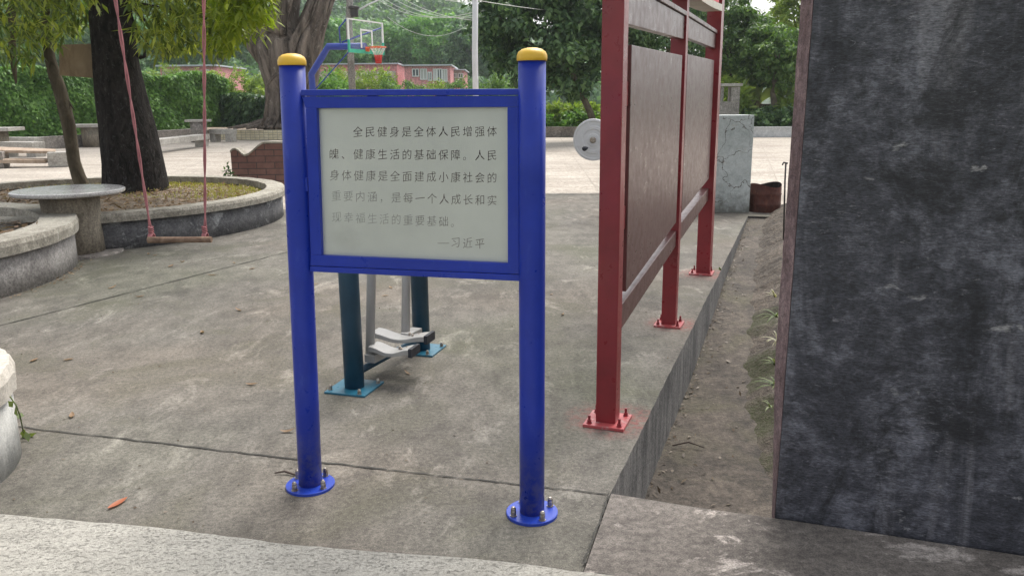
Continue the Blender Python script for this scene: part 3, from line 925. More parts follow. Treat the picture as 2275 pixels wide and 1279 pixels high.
P = disc_pts(rs, cB, rB - .25, 2200, .375)
tag(litter('leaf_litter', P, .14, .045, M['dry_leaf'], 2), 'dark dead leaves heaped in the grey round planter by the stone table', 'leaf litter')
P = disc_pts(rs, cA, rA - .28, 15000, .31)
k = ((P[:, 0] > -5.6) & (P[:, 1] > 11.2 - .1 * (P[:, 0] + 3))) | (P[:, 1] > 13.2)
kk = noise_mask = np.sin(P[:, 0] * 2.1) * np.cos(P[:, 1] * 1.7 + 1) + rs.uniform(-.8, .8, len(P)) + (P[:, 1] - 12) * .35 > -.15
P = P[k & kk]
n = len(P)
D = unit(rs, n) * .5 + np.array([0, 0, 1.0])
V, Q = leaf_quads(P, D, unit(rs, n), rs.uniform(.02, .06, n), np.full(n, .012))
tag(np_mesh('grass', V, Q, M['grass']), 'thin yellow green grass growing along the far rim of the large round planter', 'grass', kind='stuff')
P = disc_pts(rs, (-5.25, 6.9), .33, 1500, .39)
n = len(P)
D = unit(rs, n) * .6 + np.array([0, 0, 1.0])
V, Q = leaf_quads(P, D, unit(rs, n), rs.uniform(.04, .1, n), np.full(n, .012))
tag(np_mesh('grass', V, Q, M['weed']), 'tuft of green grass among dead leaves in the grey round planter', 'grass', kind='stuff')

# round stone table
tb = gp(190, 566)
tcn = gp(152, 421, .72)
table = empty('round_stone_table', (tcn.x, tcn.y, 0), 'round grey stone table with polished top on a thick mossy pedestal between the planters', 'table')
MB().lathe((tcn.x, tcn.y, 0), [(.57, .675), (.585, .69), (.585, .715), (.57, .725)], 72).build('table_top', M['stone_top'], table)
MB().lathe((tcn.x + .03, tcn.y - .05, 0), [(.30, 0.02), (.29, .30), (.30, .55), (.31, .675)], 48, True).build('pedestal', M['pedestal'], table)
MB().lathe((tcn.x + .06, tcn.y - .05, 0), [(.47, -.02), (.46, .018), (.44, .02)], 48).build('base_disc', M['low_wall'], table)

# rope swing
swing = empty('rope_swing', gp(398, 532, .45), 'rope swing with a short wooden log seat hanging in front of the large round planter', 'swing')
s0, s1 = gp(329, 533, .45), gp(470, 532, .45)
sl = MB()
sl.tube([s0.lerp(s1, t) for t in (0, .33, .66, 1)], [.029, .027, .0265, .028], 14)
sl.build('seat', M['wood_log'], swing)
r0, r1 = gp(337, 528, .45), gp(456, 527, .45)
ytop = 7.3
for base, uu, vv in ((r0, (238, -120), 1), (r1, (452, -120), 2)):
    tp = at(uu[0], uu[1], base.y + .15)
    dvec = tp - base
    ro = MB()
    for sgn in (-1, 1):
        pts = []
        for i in range(26):
            t = i / 25
            p = base + dvec * t
            off = .012 * sgn * math.cos(t * 23) * (1 if t > .04 else 1.6) * (.5 + .5 * t)
            pts.append(p + Vector((off, .006 * sgn * math.sin(t * 23), 0)))
        ro.tube(pts, .0075, 7)
    # knot and the loop round the log
    for k in range(3):
        c = base + Vector((0, 0, .055 + .02 * k))
        ro.tube([c + Vector((.018 * math.cos(a), .018 * math.sin(a), .004 * math.sin(a * 2))) for a in np.linspace(0, 6.0, 10)], .009, 6)
    for k in (-1, 0, 1):
        c = base + Vector((.014 * k, 0, 0))
        ro.tube([c + Vector((0, .040 * math.cos(a), .040 * math.sin(a))) for a in np.linspace(0, 2 * math.pi, 16)], .007, 6)
    ro.build('rope', M['rope'], swing)

# dangling creeper from the pale planter
vn = empty('creeper', gp(40, 930, .2), 'small green creeper hanging from the pale planter at the left edge', 'plant')
vm = MB()
q0, q1 = at(22, 880, 3.45), gp(52, 960, .03)
vpts = [q0, at(36, 900, 3.42), at(45, 925, 3.42), q1]
vm.tube(vpts, .003, 5)
vm.build('stem', M['weed'], vn)
rs = np.random.default_rng(4)
P = np.array([tuple(vpts[1]), tuple(vpts[1]), tuple(q1), tuple(q1), tuple(q1), tuple(q1), tuple(vpts[2])]) + rs.normal(0, .012, (7, 3))
V, Q = leaf_quads(P, unit(rs, 7) + np.array([0, 0, -.6]), unit(rs, 7) + np.array([0, -1, .5]), np.full(7, .055), np.full(7, .035))
for i in range(7): np_mesh('leaf', V[4 * i:4 * i + 4], Q[:1], M['weed'], vn)

# ---------------------------------------------------------------- trees
def limb(p0, p1, n=8, sag=0.0, wob=.05, rg=None):
    p0, p1 = Vector(p0), Vector(p1)
    L = (p1 - p0).length
    return [p0.lerp(p1, i / n) + Vector((0, 0, sag * math.sin(math.pi * i / n))) + (Vector((rg.uniform(-1, 1), rg.uniform(-1, 1), rg.uniform(-.4, .4))) * wob * L / n * (1 if 0 < i < n else 0) if rg else Vector()) for i in range(n + 1)]
# mango tree with the black trunk
tbase = gp(303, 424, .33)
TY = tbase.y
mango = empty('mango_tree', tbase, 'big tree with thick black trunk standing in the large round planter, leaves hanging low', 'tree')
rg = random.Random(2)
tm = MB()
px_l = [(440, 222, 378), (425, 230, 371), (405, 235, 368), (360, 233, 361), (300, 227, 345), (250, 221, 329), (200, 215, 317), (150, 212, 305), (100, 210, 298), (50, 206, 290), (0, 203, 284), (-120, 196, 276)]
pts, rad = [], []
for v_, a, b_ in px_l:
    c_ = at((a + b_) / 2, v_, TY)
    pts.append(c_)
    rad.append((b_ - a) / 2 / F * TY * 1.0)
tm.tube(pts, rad, 40, jitter=.045, rng=rg)
fork = pts[-1]
branches = []
for q in ((-9.5, 12.0, 5.6), (-4.0, 10.0, 5.6), (-3.2, 13.8, 5.5), (-7.5, 9.0, 5.8), (-6.8, 15.5, 6.0)):
    bp = limb(fork, q, 8, .3, .5, rg)
    branches.append(bp)
    tm.tube(bp, [.24 * (1 - .8 * i / 8) for i in range(9)], 14)
# low dead stub on the right side and thin shoots
st = [at(300, 118, TY), at(312, 128, TY - .1), at(321, 126, TY - .15), at(322, 105, TY - .15)]
tm.tube(st, [.035, .03, .025, .012], 8)
for a_, b_, c_ in (((283, 10), (318, 40), (345, 80)), ((284, 5), (330, 12), (420, 30)), ((300, 0), (380, -20), (520, 20)), ((284, 15), (300, 60), (330, 100))):
    tm.tube([at(*a_, TY), at(*b_, TY - .4), at(*c_, TY - .8)], [.03, .02, .008], 7)
tm.build('trunk', M['bark_dark'], mango)
rs = np.random.default_rng(33)
def bound(u):            # lower limit of the hanging leaves, read off the photo
    return np.interp(u, [-80, 0, 60, 100, 130, 150, 205, 210, 282, 290, 320, 360, 420, 470, 520, 560, 585, 600, 620], [175, 150, 160, 150, 130, 95, 80, -30, -30, 60, 130, 145, 140, 150, 125, 85, 85, 30, -40])
def hanging(rs, ncl, u0, u1, Y0, Y1, per, top=-150, L=.16, W=.042, pw=1.0):
    u = rs.uniform(u0, u1, ncl)
    bd = bound(u)
    v_ = bd - 16 - (bd - top) * rs.uniform(0, 1, ncl) ** pw
    Y = rs.uniform(Y0, Y1, ncl)
    keep = bd > -20
    C = np.array([tuple(at(a, b_, y)) for a, b_, y in zip(u[keep], v_[keep], Y[keep])])
    n = len(C)
    P = np.repeat(C, per, 0) + rs.normal(0, .06, (n * per, 3)) + np.array([0, 0, .10])
    az_ = rs.uniform(0, 2 * np.pi, n * per)
    D = np.stack([np.cos(az_), np.sin(az_), rs.uniform(-2.2, .1, n * per)], 1)
    Nn = np.stack([np.cos(az_), np.sin(az_), np.full(n * per, .9)], 1) + unit(rs, n * per) * .4
    return leaf_quads(P, D, Nn, L * rs.uniform(.6, 1.25, n * per), W * rs.uniform(.7, 1.3, n * per))
sets = [hanging(rs, 330, 292, 600, 10.4, 13.5, 13, L=.21, W=.046), hanging(rs, 170, -60, 210, 11.0, 13.8, 12, L=.21, W=.046)]
# the high crown out of view, shading the planter
C = unit(rs, 330) * np.array([3.9, 3.6, 1.9]) * (rs.uniform(.25, 1, (330, 1)) ** .5) + np.array([-6.4, 12.4, 6.9])
C = C[C[:, 2] > 4.6]
sets.append(clump_leaves(rs, C, .55, 26, .22, .07, droop=.5))
V = np.concatenate([s[0] for s in sets]); Q = np.arange(len(V)).reshape(-1, 4)
np_mesh('crown', V, Q, M['leaf_mango'], mango)
V, Q = hanging(rs, 105, 480, 600, 9.8, 10.6, 12, top=-60, L=.20, W=.045)
np_mesh('sunlit_leaves', V, Q, M['leaf_bright'], mango)
# thin leaning tree at the back of the same planter
sb = at(181, 402, 13.55)
thin = empty('leaning_tree', sb, 'thin grey tree with a bent trunk leaning left in the large round planter', 'tree')
SY = sb.y
tm = MB()
pts, rad = [], []
for v_, a, b_ in [(425, 168, 200), (408, 166, 196), (390, 160, 188), (360, 152, 178), (320, 146, 172), (280, 139, 167), (240, 130, 157), (200, 120, 147), (165, 108, 133), (130, 100, 122), (80, 94, 114), (20, 92, 110), (-80, 95, 108)]:
    pts.append(at((a + b_) / 2, v_, SY)); rad.append((b_ - a) / 2 / F * SY)
tm.tube(pts, rad, 18, jitter=.03, rng=rg)
tm.tube([at(143, 205, SY), at(155, 230, SY), at(165, 245, SY)], [.02, .015, .008], 6)
tm.tube([at(100, -60, SY), at(50, -40, SY + .3), at(24, 30, SY + .5), at(27, 100, SY + .5), at(31, 150, SY + .5), at(36, 186, SY + .5)], [.07, .07, .07, .06, .045, .012], 10, jitter=.08, rng=rg)
tm.build('trunk', M['bark_thin'], thin)
rs = np.random.default_rng(5)
s1_ = hanging(rs, 210, -70, 205, 13.2, 15.6, 13, L=.22, W=.05)
np_mesh('crown', s1_[0], s1_[1], M['leaf_thin'], thin)
# wooden board hung on the black trunk
bd = empty('hanging_board', at(172, 135, TY - .25), 'weathered brown plywood board fixed beside the black tree trunk', 'board')
q = [at(131, 100, TY - .3), at(212, 97, TY - .05), at(212, 174, TY - .05), at(132, 168, TY - .3)]
MB().slab(q, (0, -1, 0), .02).build('board', M['plywood'], bd)
MB().tube([at(205, 104, TY - .06), at(216, 102, TY + .1), at(228, 101, TY + .1)], .012, 6).build('bracket', M['dark_metal'], bd)

# banyan with spreading roots on a tiled planter
BY = 39.5
by0 = at(640, 288, BY)
ban = empty('banyan_tree', by0, 'huge banyan with fused grey trunks and spreading roots on the yellow tiled planter', 'tree')
rg = random.Random(12)
tm = MB()
def px_tube(path, Y, seg=10, jit=.10, flat=1.0):
    pts = [at(u_, v_, Y + dy) for u_, v_, r_, dy in path]
    rad = [r_ / F * Y for u_, v_, r_, dy in path]
    tm.tube(pts, rad, seg, jitter=jit, rng=rg, flat=flat)
px_tube([(632, 285, 46, 0), (636, 250, 42, 0), (637, 200, 44, 0), (632, 150, 54, 0), (622, 105, 58, 0), (622, 60, 40, .2), (632, 20, 30, .2), (645, -60, 27, .2)], BY, 22, .07)
px_tube([(660, 285, 40, .5), (660, 220, 40, .5), (664, 160, 44, .5), (672, 110, 40, .5), (692, 60, 31, .4), (712, 10, 27, .4), (736, -60, 26, .4)], BY, 22, .07)
px_tube([(600, 125, 30, -.2), (570, 100, 22, -.3), (548, 75, 17, -.3), (520, 40, 13, -.3), (480, 0, 10, -.3)], BY, 14)
px_tube([(590, 80, 22, -.5), (583, 45, 17, -.5), (570, 10, 15, -.5), (560, -60, 14, -.5)], BY, 14)
px_tube([(615, 75, 22, -.8), (622, 40, 15, -.8), (634, 15, 12, -.8), (648, -40, 11, -.8)], BY, 12)
# fused aerial roots running down the trunk
for i in range(34):
    x0 = rg.uniform(585, 690)
    f_ = (x0 - 637) / 50
    dy = -1.05 + .75 * abs(f_) + rg.uniform(-.1, .1)
    w = rg.uniform(3.0, 9.5)
    if x0 < 637: xa, xb, xc = 622 + f_ * 48, 626 + f_ * 30, 642 + f_ * 26
    else: xa, xb, xc = 676 + (f_ - .5) * 56, 702 + (f_ - .5) * 50, 730 + (f_ - .5) * 46
    jt = lambda a_: rg.uniform(-a_, a_)
    px_tube([(x0 + f_ * 16, 288, w * 1.15, dy - .1), (x0, 255, w, dy), (x0 + jt(5), 205, w * .9, dy), ((x0 + xa) / 2 + jt(5), 150, w * .85, dy - .1), (xa + jt(6), 95, w * .8, dy - .1), (xb + jt(4), 40, w * .65, dy + .3), (xc + jt(4), -40, w * .5, dy + .4)], BY, 8, .14)
# crossing aerial root
px_tube([(618, 160, 3.4, -1.4), (600, 180, 3.2, -1.5), (591, 195, 3, -1.6), (593, 225, 3, -1.5), (588, 262, 3.4, -1.4), (578, 285, 4, -1.3)], BY, 8)
for i in range(16):
    x0 = rg.uniform(588, 640)
    xe = x0 - rg.uniform(6, 95) * (1 if x0 < 625 else .5)
    w = rg.uniform(2.5, 5.5)
    px_tube([(x0, 240 + rg.uniform(-12, 14), w * .9, -.6), (x0 - 5, 263, w, -.8), ((x0 + xe) / 2, 277, w * .9, -1.1), (xe, 285, w * .55, -1.4)], BY, 8, .12)
tm.build('trunk', M['bark_banyan'], ban)
rs = np.random.default_rng(8)
C = unit(rs, 160) * np.array([7.5, 6, 2.2]) * (rs.uniform(.3, 1, (160, 1)) ** .5) + np.array([by0.x, BY, 10.6])
V, Q = clump_leaves(rs, C, 1.1, 40, .4, .2)
np_mesh('crown', V, Q, M['leaf_dark'], ban)
# tiled planter wall below
M['tiles'] = bricks('tiles', (.62, .55, .36), (.68, .62, .45), (.34, .31, .24), .22, .11, .012, (math.pi / 2, 0, 0), offset=0.0, rough=.4)
tp = empty('tiled_planter', at(600, 312, 37.9), 'low planter wall faced with small pale yellow tiles under the banyan', 'planter')
a_, b_ = at(470, 312, 38.6), at(760, 316, 37.6)
a_.z = b_.z = 0
nrm = Vector(((b_ - a_).y, -(b_ - a_).x, 0)).normalized()
zt_ = at(600, 289, 38).z
MB().slab([a_, b_, Vector((b_.x, b_.y, zt_)), Vector((a_.x, a_.y, zt_))], nrm, .2).build('wall', M['tiles'], tp)
MB().slab([a_ - nrm * .2 + Vector((-.1, 0, 0)), b_ - nrm * .2, Vector((b_.x, b_.y + 5, 0)), Vector((a_.x - 3, a_.y + 6, 0))], (0, 0, 1), -(zt_ - .03)).build('soil', M['soil'], tp)

# ---------------------------------------------------------------- vine-covered hedge on the left
def hedge(name, a, b_, h, th, n, L, W, mat, label, seed, cat='hedge', top_wob=.12, base_z=0.0, group=None):
    a, b_ = Vector(a), Vector(b_)
    o = empty(name, (a + b_) / 2, label, cat, group)
    d = (b_ - a); ln = d.length; d.normalize()
    nv = Vector((d.y, -d.x, 0))
    if nv.y > 0: nv = -nv
    r = np.random.default_rng(seed)
    # body of dense leaves: a solid dark inner core so that no light passes
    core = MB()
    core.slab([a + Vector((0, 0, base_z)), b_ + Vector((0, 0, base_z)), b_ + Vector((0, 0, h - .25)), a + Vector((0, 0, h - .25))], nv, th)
    core.build('opaque_core', M['hedge_core'], o)
    t = r.uniform(0, 1, n)
    z = base_z + r.uniform(0, 1, n) * (h - base_z)
    z *= 1 + top_wob * .4 * np.sin(t * ln * 1.3) * (z / h)
    lump = .10 * np.sin(t * ln * 1.9 + z * 2.2) + .08 * np.sin(t * ln * 4.1 - z * 3.1)
    dep = r.uniform(.02, .22, n) + lump
    P = np.array(a)[None] * np.array([1, 1, 0]) + np.array(d)[None] * (t * ln)[:, None] + np.array(nv)[None] * dep[:, None]
    P[:, 2] = z
    ntop = n // 5
    tt = r.uniform(0, 1, ntop)
    P2 = np.array(a)[None] * np.array([1, 1, 0]) + np.array(d)[None] * (tt * ln)[:, None] - np.array(nv)[None] * r.uniform(-.15, th, ntop)[:, None]
    P2[:, 2] = h * (1 + top_wob * .4 * np.sin(tt * ln * 1.3)) - .2 + r.uniform(-.12, .2, ntop)
    P = np.concatenate([P, P2]); m_ = len(P)
    Nn = np.array(nv)[None] * .9 + unit(r, m_) * .75 + np.array([0, 0, .5])
    D = unit(r, m_) * .7 + np.array([0, 0, -.7])
    V, Q = leaf_quads(P, D, Nn, L * r.uniform(.6, 1.3, m_), W * r.uniform(.6, 1.3, m_))
    np_mesh('foliage', V, Q, mat, o)
    return o
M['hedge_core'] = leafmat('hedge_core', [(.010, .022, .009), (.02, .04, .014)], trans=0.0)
ha, hb, hc = at(-260, 300, 31), at(505, 285, 47), at(600, 285, 52)
for p in (ha, hb, hc): p.z = 0
hedge('hedge', ha, hb, 3.22, .7, 48000, .20, .13, M['leaf_hedge'], 'tall green vine covered hedge along the back of the seating area on the left', 1, base_z=.25)
hedge('hedge', at(500, 285, 46.6) * 1.0 - Vector((0, 0, at(500, 285, 46.6).z)), at(612, 285, 44) - Vector((0, 0, at(612, 285, 44).z)), 2.15, .8, 7000, .27, .17, M['leaf_dark'], 'lower dark hedge stepping down towards the banyan roots', 2, base_z=.2)

# ---------------------------------------------------------------- stone furniture at the back left
def stone_bench(name, a, b_, w, h, th, legs, label, group='stone benches at the back', mat='stone', legw=.28):
    a, b_ = Vector(a), Vector(b_)
    o = empty(name, Vector(((a + b_).x / 2, (a + b_).y / 2, 0)), label, 'bench', group)
    d = (b_ - a); ln = d.length; rz = math.atan2(d.y, d.x)
    MB().box(((a + b_).x / 2, (a + b_).y / 2, h - th / 2), (ln, w, th), rz).build('seat', M[mat], o, bevel=.012)
    for t in legs:
        p = a.lerp(b_, t)
        MB().box((p.x, p.y, (h - th) / 2 - .02), (legw, w * .8, h - th + .04), rz).build('leg', M[mat], o, bevel=.01)
    return o
z0 = Vector((0, 0, 0))
def g0(u, v_, z=0): 
    p = gp(u, v_, z); return Vector((p.x, p.y, 0))
stone_bench('stone_bench', g0(172, 330, .45) + Vector((0, 3.0, 0)), g0(440, 301, .45) + Vector((0, .5, 0)), .55, .48, .2, (.04, .97), 'long pale stone bench behind the black tree trunk')
stone_bench('stone_bench', at(474, 312, 37) , at(520, 314, 36.6), .5, .55, .22, (.12, .86), 'short stone bench in front of the yellow tiled planter')
stone_bench('stone_bench', at(12, 338, 27.5), at(88, 340, 27.0), .5, .48, .18, (.1, .9), 'whitish stone bench behind the plank seat at far left', legw=.4)
stone_bench('stone_bench', at(18, 320, 31.5), at(88, 322, 31.0), .45, .48, .16, (.1, .9), 'stone bench set against the hedge at far left')
pt = empty('stone_table', (0, 0, 0), 'narrow stone table on a solid round pillar beside the yellow tiled planter', 'table', 'stone tables at the back')
c_ = at(444, 310, 36.5); c_.z = 0
pt.location = c_
MB().box((c_.x, c_.y, .93), (.95, .8, .1), .1).build('table_top', M['stone'], pt, bevel=.01)
MB().lathe((c_.x, c_.y, 0), [(.37, 0), (.34, .5), (.36, .88)], 32, True).build('pedestal', M['low_wall'], pt)
pt2 = empty('stone_table', (0, 0, 0), 'broad flat stone table on a block pedestal before the hedge, left of the black trunk', 'table', 'stone tables at the back')
c_ = at(210, 318, 33.5); c_.z = 0
pt2.location = c_
MB().box((c_.x, c_.y, .83), (1.95, 1.3, .12), .25).build('table_top', M['stone'], pt2, bevel=.01)
MB().lathe((c_.x + .12, c_.y, 0), [(.55, 0), (.55, .77)], 32, True).build('pedestal', M['pedestal'], pt2)
pt3 = empty('stone_table', (0, 0, 0), 'flat stone table cut off by the left edge of the picture before the hedge', 'table', 'stone tables at the back')
c_ = at(-6, 340, 28.5); c_.z = 0
pt3.location = c_
MB().box((c_.x, c_.y, .86), (1.5, 1.2, .12), .1).build('table_top', M['stone'], pt3, bevel=.01)
MB().lathe((c_.x, c_.y, 0), [(.42, 0), (.42, .80)], 28, True).build('pedestal', M['pedestal'], pt3)
# low stone wall behind the benches
lw = empty('low_stone_wall', at(160, 318, 33), 'low weathered stone wall at the foot of the hedge', 'wall')
a_, b_ = at(60, 330, 31), at(460, 312, 40)
a_.z = b_.z = 0
nrm = Vector(((b_ - a_).y, -(b_ - a_).x, 0)).normalized()
lw.location = (a_ + b_) / 2
MB().slab([a_, b_, b_ + Vector((0, 0, .5)), a_ + Vector((0, 0, .46))], nrm, .35).build('wall', M['low_wall'], lw, bevel=.01)
# plank seat with stone end
ps = empty('plank_seat', at(70, 360, 22), 'broken stone seat with a sagging wooden plank and stone end block at far left', 'bench')
c_ = g0(70, 372); ps.location = c_
pa, pb = g0(-40, 376), g0(128, 371)
d_ = (pb - pa).normalized(); rz_ = math.atan2(d_.y, d_.x)
MB().box(pb + Vector((-.05, .2, .20)), (.5, .55, .40), rz_ + .1).build('end_block', M['stone'], ps, bevel=.02)
m_ = MB()
m_.slab([pa + Vector((-.6, 1.2, .55)), pb + Vector((-.3, .55, .46)), pb + Vector((-.1, .15, .42)), pa + Vector((-.6, .35, .50))], (0, 0, 1), .07)
m_.build('plank', M['plank'], ps, bevel=.008)
m_ = MB()
m_.slab([pa + Vector((-.3, .3, .28)), pb + Vector((-.3, .3, .22)), pb + Vector((-.3, -.02, .20)), pa + Vector((-.3, -.02, .26))], (0, 0, 1), .1)
m_.build('lower_plank', M['plank'], ps, bevel=.008)
MB().box(pa + Vector((.15, .5, .22)), (.4, .7, .44), rz_).build('support_block', M['low_wall'], ps, bevel=.02)

# brick wall with a wavy coping
M['brick'] = bricks('brick', (.185, .090, .076), (.215, .11, .092), (.075, .055, .05), .34, .115, .008, (math.pi / 2, 0, 0))
bw = empty('brick_wall', gp(580, 420), 'reddish brown brick wall with a wavy pale coping behind the large round planter', 'wall')
WY = 15.3
prof_px = [(512, 339), (517, 334), (524, 333), (531, 337), (538, 344), (544, 347), (552, 345), (562, 337), (573, 327), (583, 320), (595, 318.5), (615, 318.5), (640, 318.5), (690, 319)]
topz = [at(u_, v_, WY) for u_, v_ in prof_px]
n = len(topz)
vs = [p for p in topz] + [Vector((p.x, p.y, -.05)) for p in topz] + [p + Vector((.02, .24, 0)) for p in topz] + [Vector((p.x + .02, p.y + .24, -.05)) for p in topz]
fs = []
for i in range(n - 1):
    fs += [(i, i + 1, n + i + 1, n + i), (2 * n + i + 1, 2 * n + i, 3 * n + i, 3 * n + i + 1), (i + 1, i, 2 * n + i, 2 * n + i + 1)]
fs += [(0, n, 3 * n, 2 * n), (n - 1, 3 * n - 1, 4 * n - 1, 2 * n - 1)]
MB().add(vs, fs).build('wall', M['brick'], bw)
cm = MB()
vs = []
for i, p in enumerate(topz):
    for dy, dz in ((-.03, .0), (-.03, .035), (.27, .035), (.27, .0)):
        vs.append(p + Vector((0, dy, dz)))
cm.add(vs, [(4 * i + a, 4 * i + (a + 1) % 4, 4 * i + 4 + (a + 1) % 4, 4 * i + 4 + a) for i in range(n - 1) for a in range(4)] + [(0, 1, 2, 3), tuple(4 * (n - 1) + a for a in range(4))])
cm.build('coping', M['planter_cap'], bw)
wd = empty('weed', gp(508, 400), 'small dark weed sprouting at the left end of the brick wall', 'plant')
rs = np.random.default_rng(3)
c_ = at(506, 386, 15.1)
P = np.array(tuple(c_)) + rs.normal(0, .06, (34, 3)) * np.array([.7, .5, 1.3])
V, Q = leaf_quads(P, unit(rs, 34), unit(rs, 34), np.full(34, .09), np.full(34, .04))
np_mesh('leaf', V, Q, M['leaf_dark'], wd)
wm = MB()
for k in range(4):
    wm.tube([Vector((c_.x + .02 * k, c_.y, 0)), Vector((c_.x + .01 * k, c_.y, .15)), c_ + Vector((.03 * k - .05, 0, .08))], .004, 5)
wm.build('stem', M['twig'], wd)

# ---------------------------------------------------------------- right middle: cracked block, pierced block, drum, wheel, tap pipe
def cracks(nt, v, scale, w):
    vo = N(nt, 'ShaderNodeTexVoronoi', feature='DISTANCE_TO_EDGE')
    vo.inputs['Scale'].default_value = scale
    vo.inputs['Randomness'].default_value = .9
    nd_ = N(nt, 'ShaderNodeTexNoise'); nd_.inputs['Scale'].default_value = 6; nd_.inputs['Detail'].default_value = 6
    nt.links.new(v, nd_.inputs['Vector'])
    ad = N(nt, 'ShaderNodeVectorMath', operation='MULTIPLY_ADD')
    nt.links.new(nd_.outputs['Color'], ad.inputs[0]); ad.inputs[1].default_value = (.34, .34, .34); nt.links.new(v, ad.inputs[2])
    nt.links.new(ad.outputs[0], vo.inputs['Vector'])
    return ramp(nt, vo.outputs['Distance'], [(w * .5, 1.0), (w * 1.6, 0.0)])
M['cracked'], nt, b, c = concrete('cracked', (.34, .37, .36), (.50, .53, .52), pale=(.42, .38, .31), big=1.3, fine=40, bumps=.3, moss=(.26, .28, .26), grain=.25)
c = mixc(nt, math_n(nt, 'MULTIPLY', cracks(nt, coords(nt, (1, .1, 1)), 2.1, .010), ramp(nt, noise(nt, coords(nt), 3.1, 3, .6), [(.32, .1), (.46, 1.0)])), c, (.10, .085, .07))
sz_ = N(nt, 'ShaderNodeSeparateXYZ'); nt.links.new(coords(nt), sz_.inputs[0])
dirt = math_n(nt, 'SUBTRACT', 1.0, math_n(nt, 'ADD', math_n(nt, 'MULTIPLY', sz_.outputs[2], 3.0), math_n(nt, 'MULTIPLY', math_n(nt, 'SUBTRACT', noise(nt, coords(nt), 14, 6, .7), .5), 2.2)), True)
c = mixc(nt, math_n(nt, 'MULTIPLY', dirt, .8), c, (.10, .095, .08))
nt.links.new(c, b.inputs['Base Color'])
CYB = 12.05
ba, bb_ = gp(1520, 470), gp(1662, 473)
ba = Vector((at(1520, 472, CYB).x, CYB, 0)); bb_ = Vector((at(1664, 472, CYB).x, CYB, 0))
zt_ = at(1664, 256, CYB).z
blk = empty('cracked_block', (ba + bb_) / 2, 'thick pale concrete wall block covered in cracks behind the red board', 'wall')
MB().slab([ba, bb_, bb_ + Vector((0.0, 0, zt_)), ba + Vector((0, 0, zt_))], (0, -1, 0), .55).build('wall', M['cracked'], blk, bevel=.006)
bx0 = at(1596, 190, 14.0); bx1 = at(1645, 190, 14.0)
pb_ = empty('pierced_block', Vector(((bx0.x + bx1.x) / 2, 14, 0)), 'grey concrete block pierced by two openings above the cracked block', 'wall')
zt_ = bx0.z; zm = at(1620, 226, 14).z
m_ = MB()
x0, x1 = bx0.x - .35, bx1.x
m_.box(((x0 + x1) / 2, 14.1, zm / 2), (x1 - x0, .2, zm))
xs = [at(u_, 200, 14).x for u_ in (1608, 1624)]
m_.box(((xs[1] + x1) / 2 + .002, 14.1, (zm + zt_) / 2 - .01), (x1 - xs[1] - .004, .196, zt_ - zm - .024))
m_.box(((x0 + xs[0]) / 2, 14.1, (zm + zt_) / 2 - .01), (.07, .196, zt_ - zm - .024))
m_.box((xs[0] - .02, 14.1, (zm + zt_) / 2 - .01), (.05, .19, zt_ - zm - .026))
m_.build('wall', M['pole_concrete'], pb_)
MB().box(((x0 + x1) / 2, 14.1, zt_ + .008), (x1 - x0 + .06, .26, .045)).build('coping', M['stone'], pb_)
# rusty drum
dc = at(1698, 474, 12.2); dc.z = -.02
drum = empty('rusty_drum', dc, 'rusty dark red cut steel drum standing at the far end of the drain', 'drum')
rr = .228
m_ = MB()
seg = 48
prof = [(rr * .96, 0), (rr, .02), (rr, .12), (rr * 1.03, .135), (rr, .15), (rr, .27), (rr * 1.03, .285), (rr, .30), (rr * .99, .42)]
vs = []
for r_, z in prof:
    for k in range(seg):
        a = 2 * math.pi * k / seg
        vs.append(dc + Vector((r_ * math.cos(a), r_ * math.sin(a), z + (.03 * math.sin(a * 2 + .6) * (1 if z > .4 else 0)))))
fs = [(i * seg + k, i * seg + (k + 1) % seg, (i + 1) * seg + (k + 1) % seg, (i + 1) * seg + k) for i in range(len(prof) - 1) for k in range(seg)]
m_.add(vs, fs, True)
m_.build('shell', M['rust'], drum)
m_ = MB()
vs = []
for z in (.42, .05):
    for k in range(seg):
        a = 2 * math.pi * k / seg
        vs.append(dc + Vector((rr * .955 * math.cos(a), rr * .955 * math.sin(a), z + (.03 * math.sin(a * 2 + .6) if z > .4 else 0))))
m_.add(vs, [(k, (k + 1) % seg, seg + (k + 1) % seg, seg + k) for k in range(seg)] + [tuple(seg + k for k in range(seg))], True)
m_.build('inside', M['rust_dark'], drum)
# hand wheel of another machine
wc = at(1318, 311, 11.6)
whl = empty('hand_wheel_trainer', Vector((wc.x + .24, wc.y + .3, 0)), 'light grey round hand wheel trainer half hidden by the red board post', 'exercise machine')
Mr = (Matrix.Rotation(-.30, 3, 'Z') @ Matrix.Rotation(math.pi / 2, 3, 'X'))
prof = [(.05, -.02), (.285, -.02), (.292, -.008), (.288, .008), (.262, .012), (.250, .004), (.200, .004), (.190, .012), (.150, .012), (.140, .004), (.095, .004), (.085, .014), (.055, .016)]
w_ = MB().lathe(wc, prof, 64, M=Mr).build('wheel', M['wheel_paint'], whl)
for k in range(4):
    a = k * math.pi / 2 + .35
    c_ = wc + Mr @ Vector((.195 * math.cos(a), .195 * math.sin(a), .008))
    mm = MB()
    vsx = [Mr @ Vector((x * math.cos(a) - y * math.sin(a), x * math.sin(a) + y * math.cos(a), z)) + wc for x in (.145, .255) for y in (-.014, .014) for z in (.002, .013)]
    mm.add(vsx, [(0, 1, 3, 2), (4, 6, 7, 5), (0, 4, 5, 1), (2, 3, 7, 6), (0, 2, 6, 4), (1, 5, 7, 3)]).build('spoke', M['wheel_paint'], w_)
MB().lathe(wc, [(.045, .0), (.045, .03), (.03, .036)], 24, M=Mr).build('hub', M['steel'], w_)
hk = at(1300, 330, 11.45)
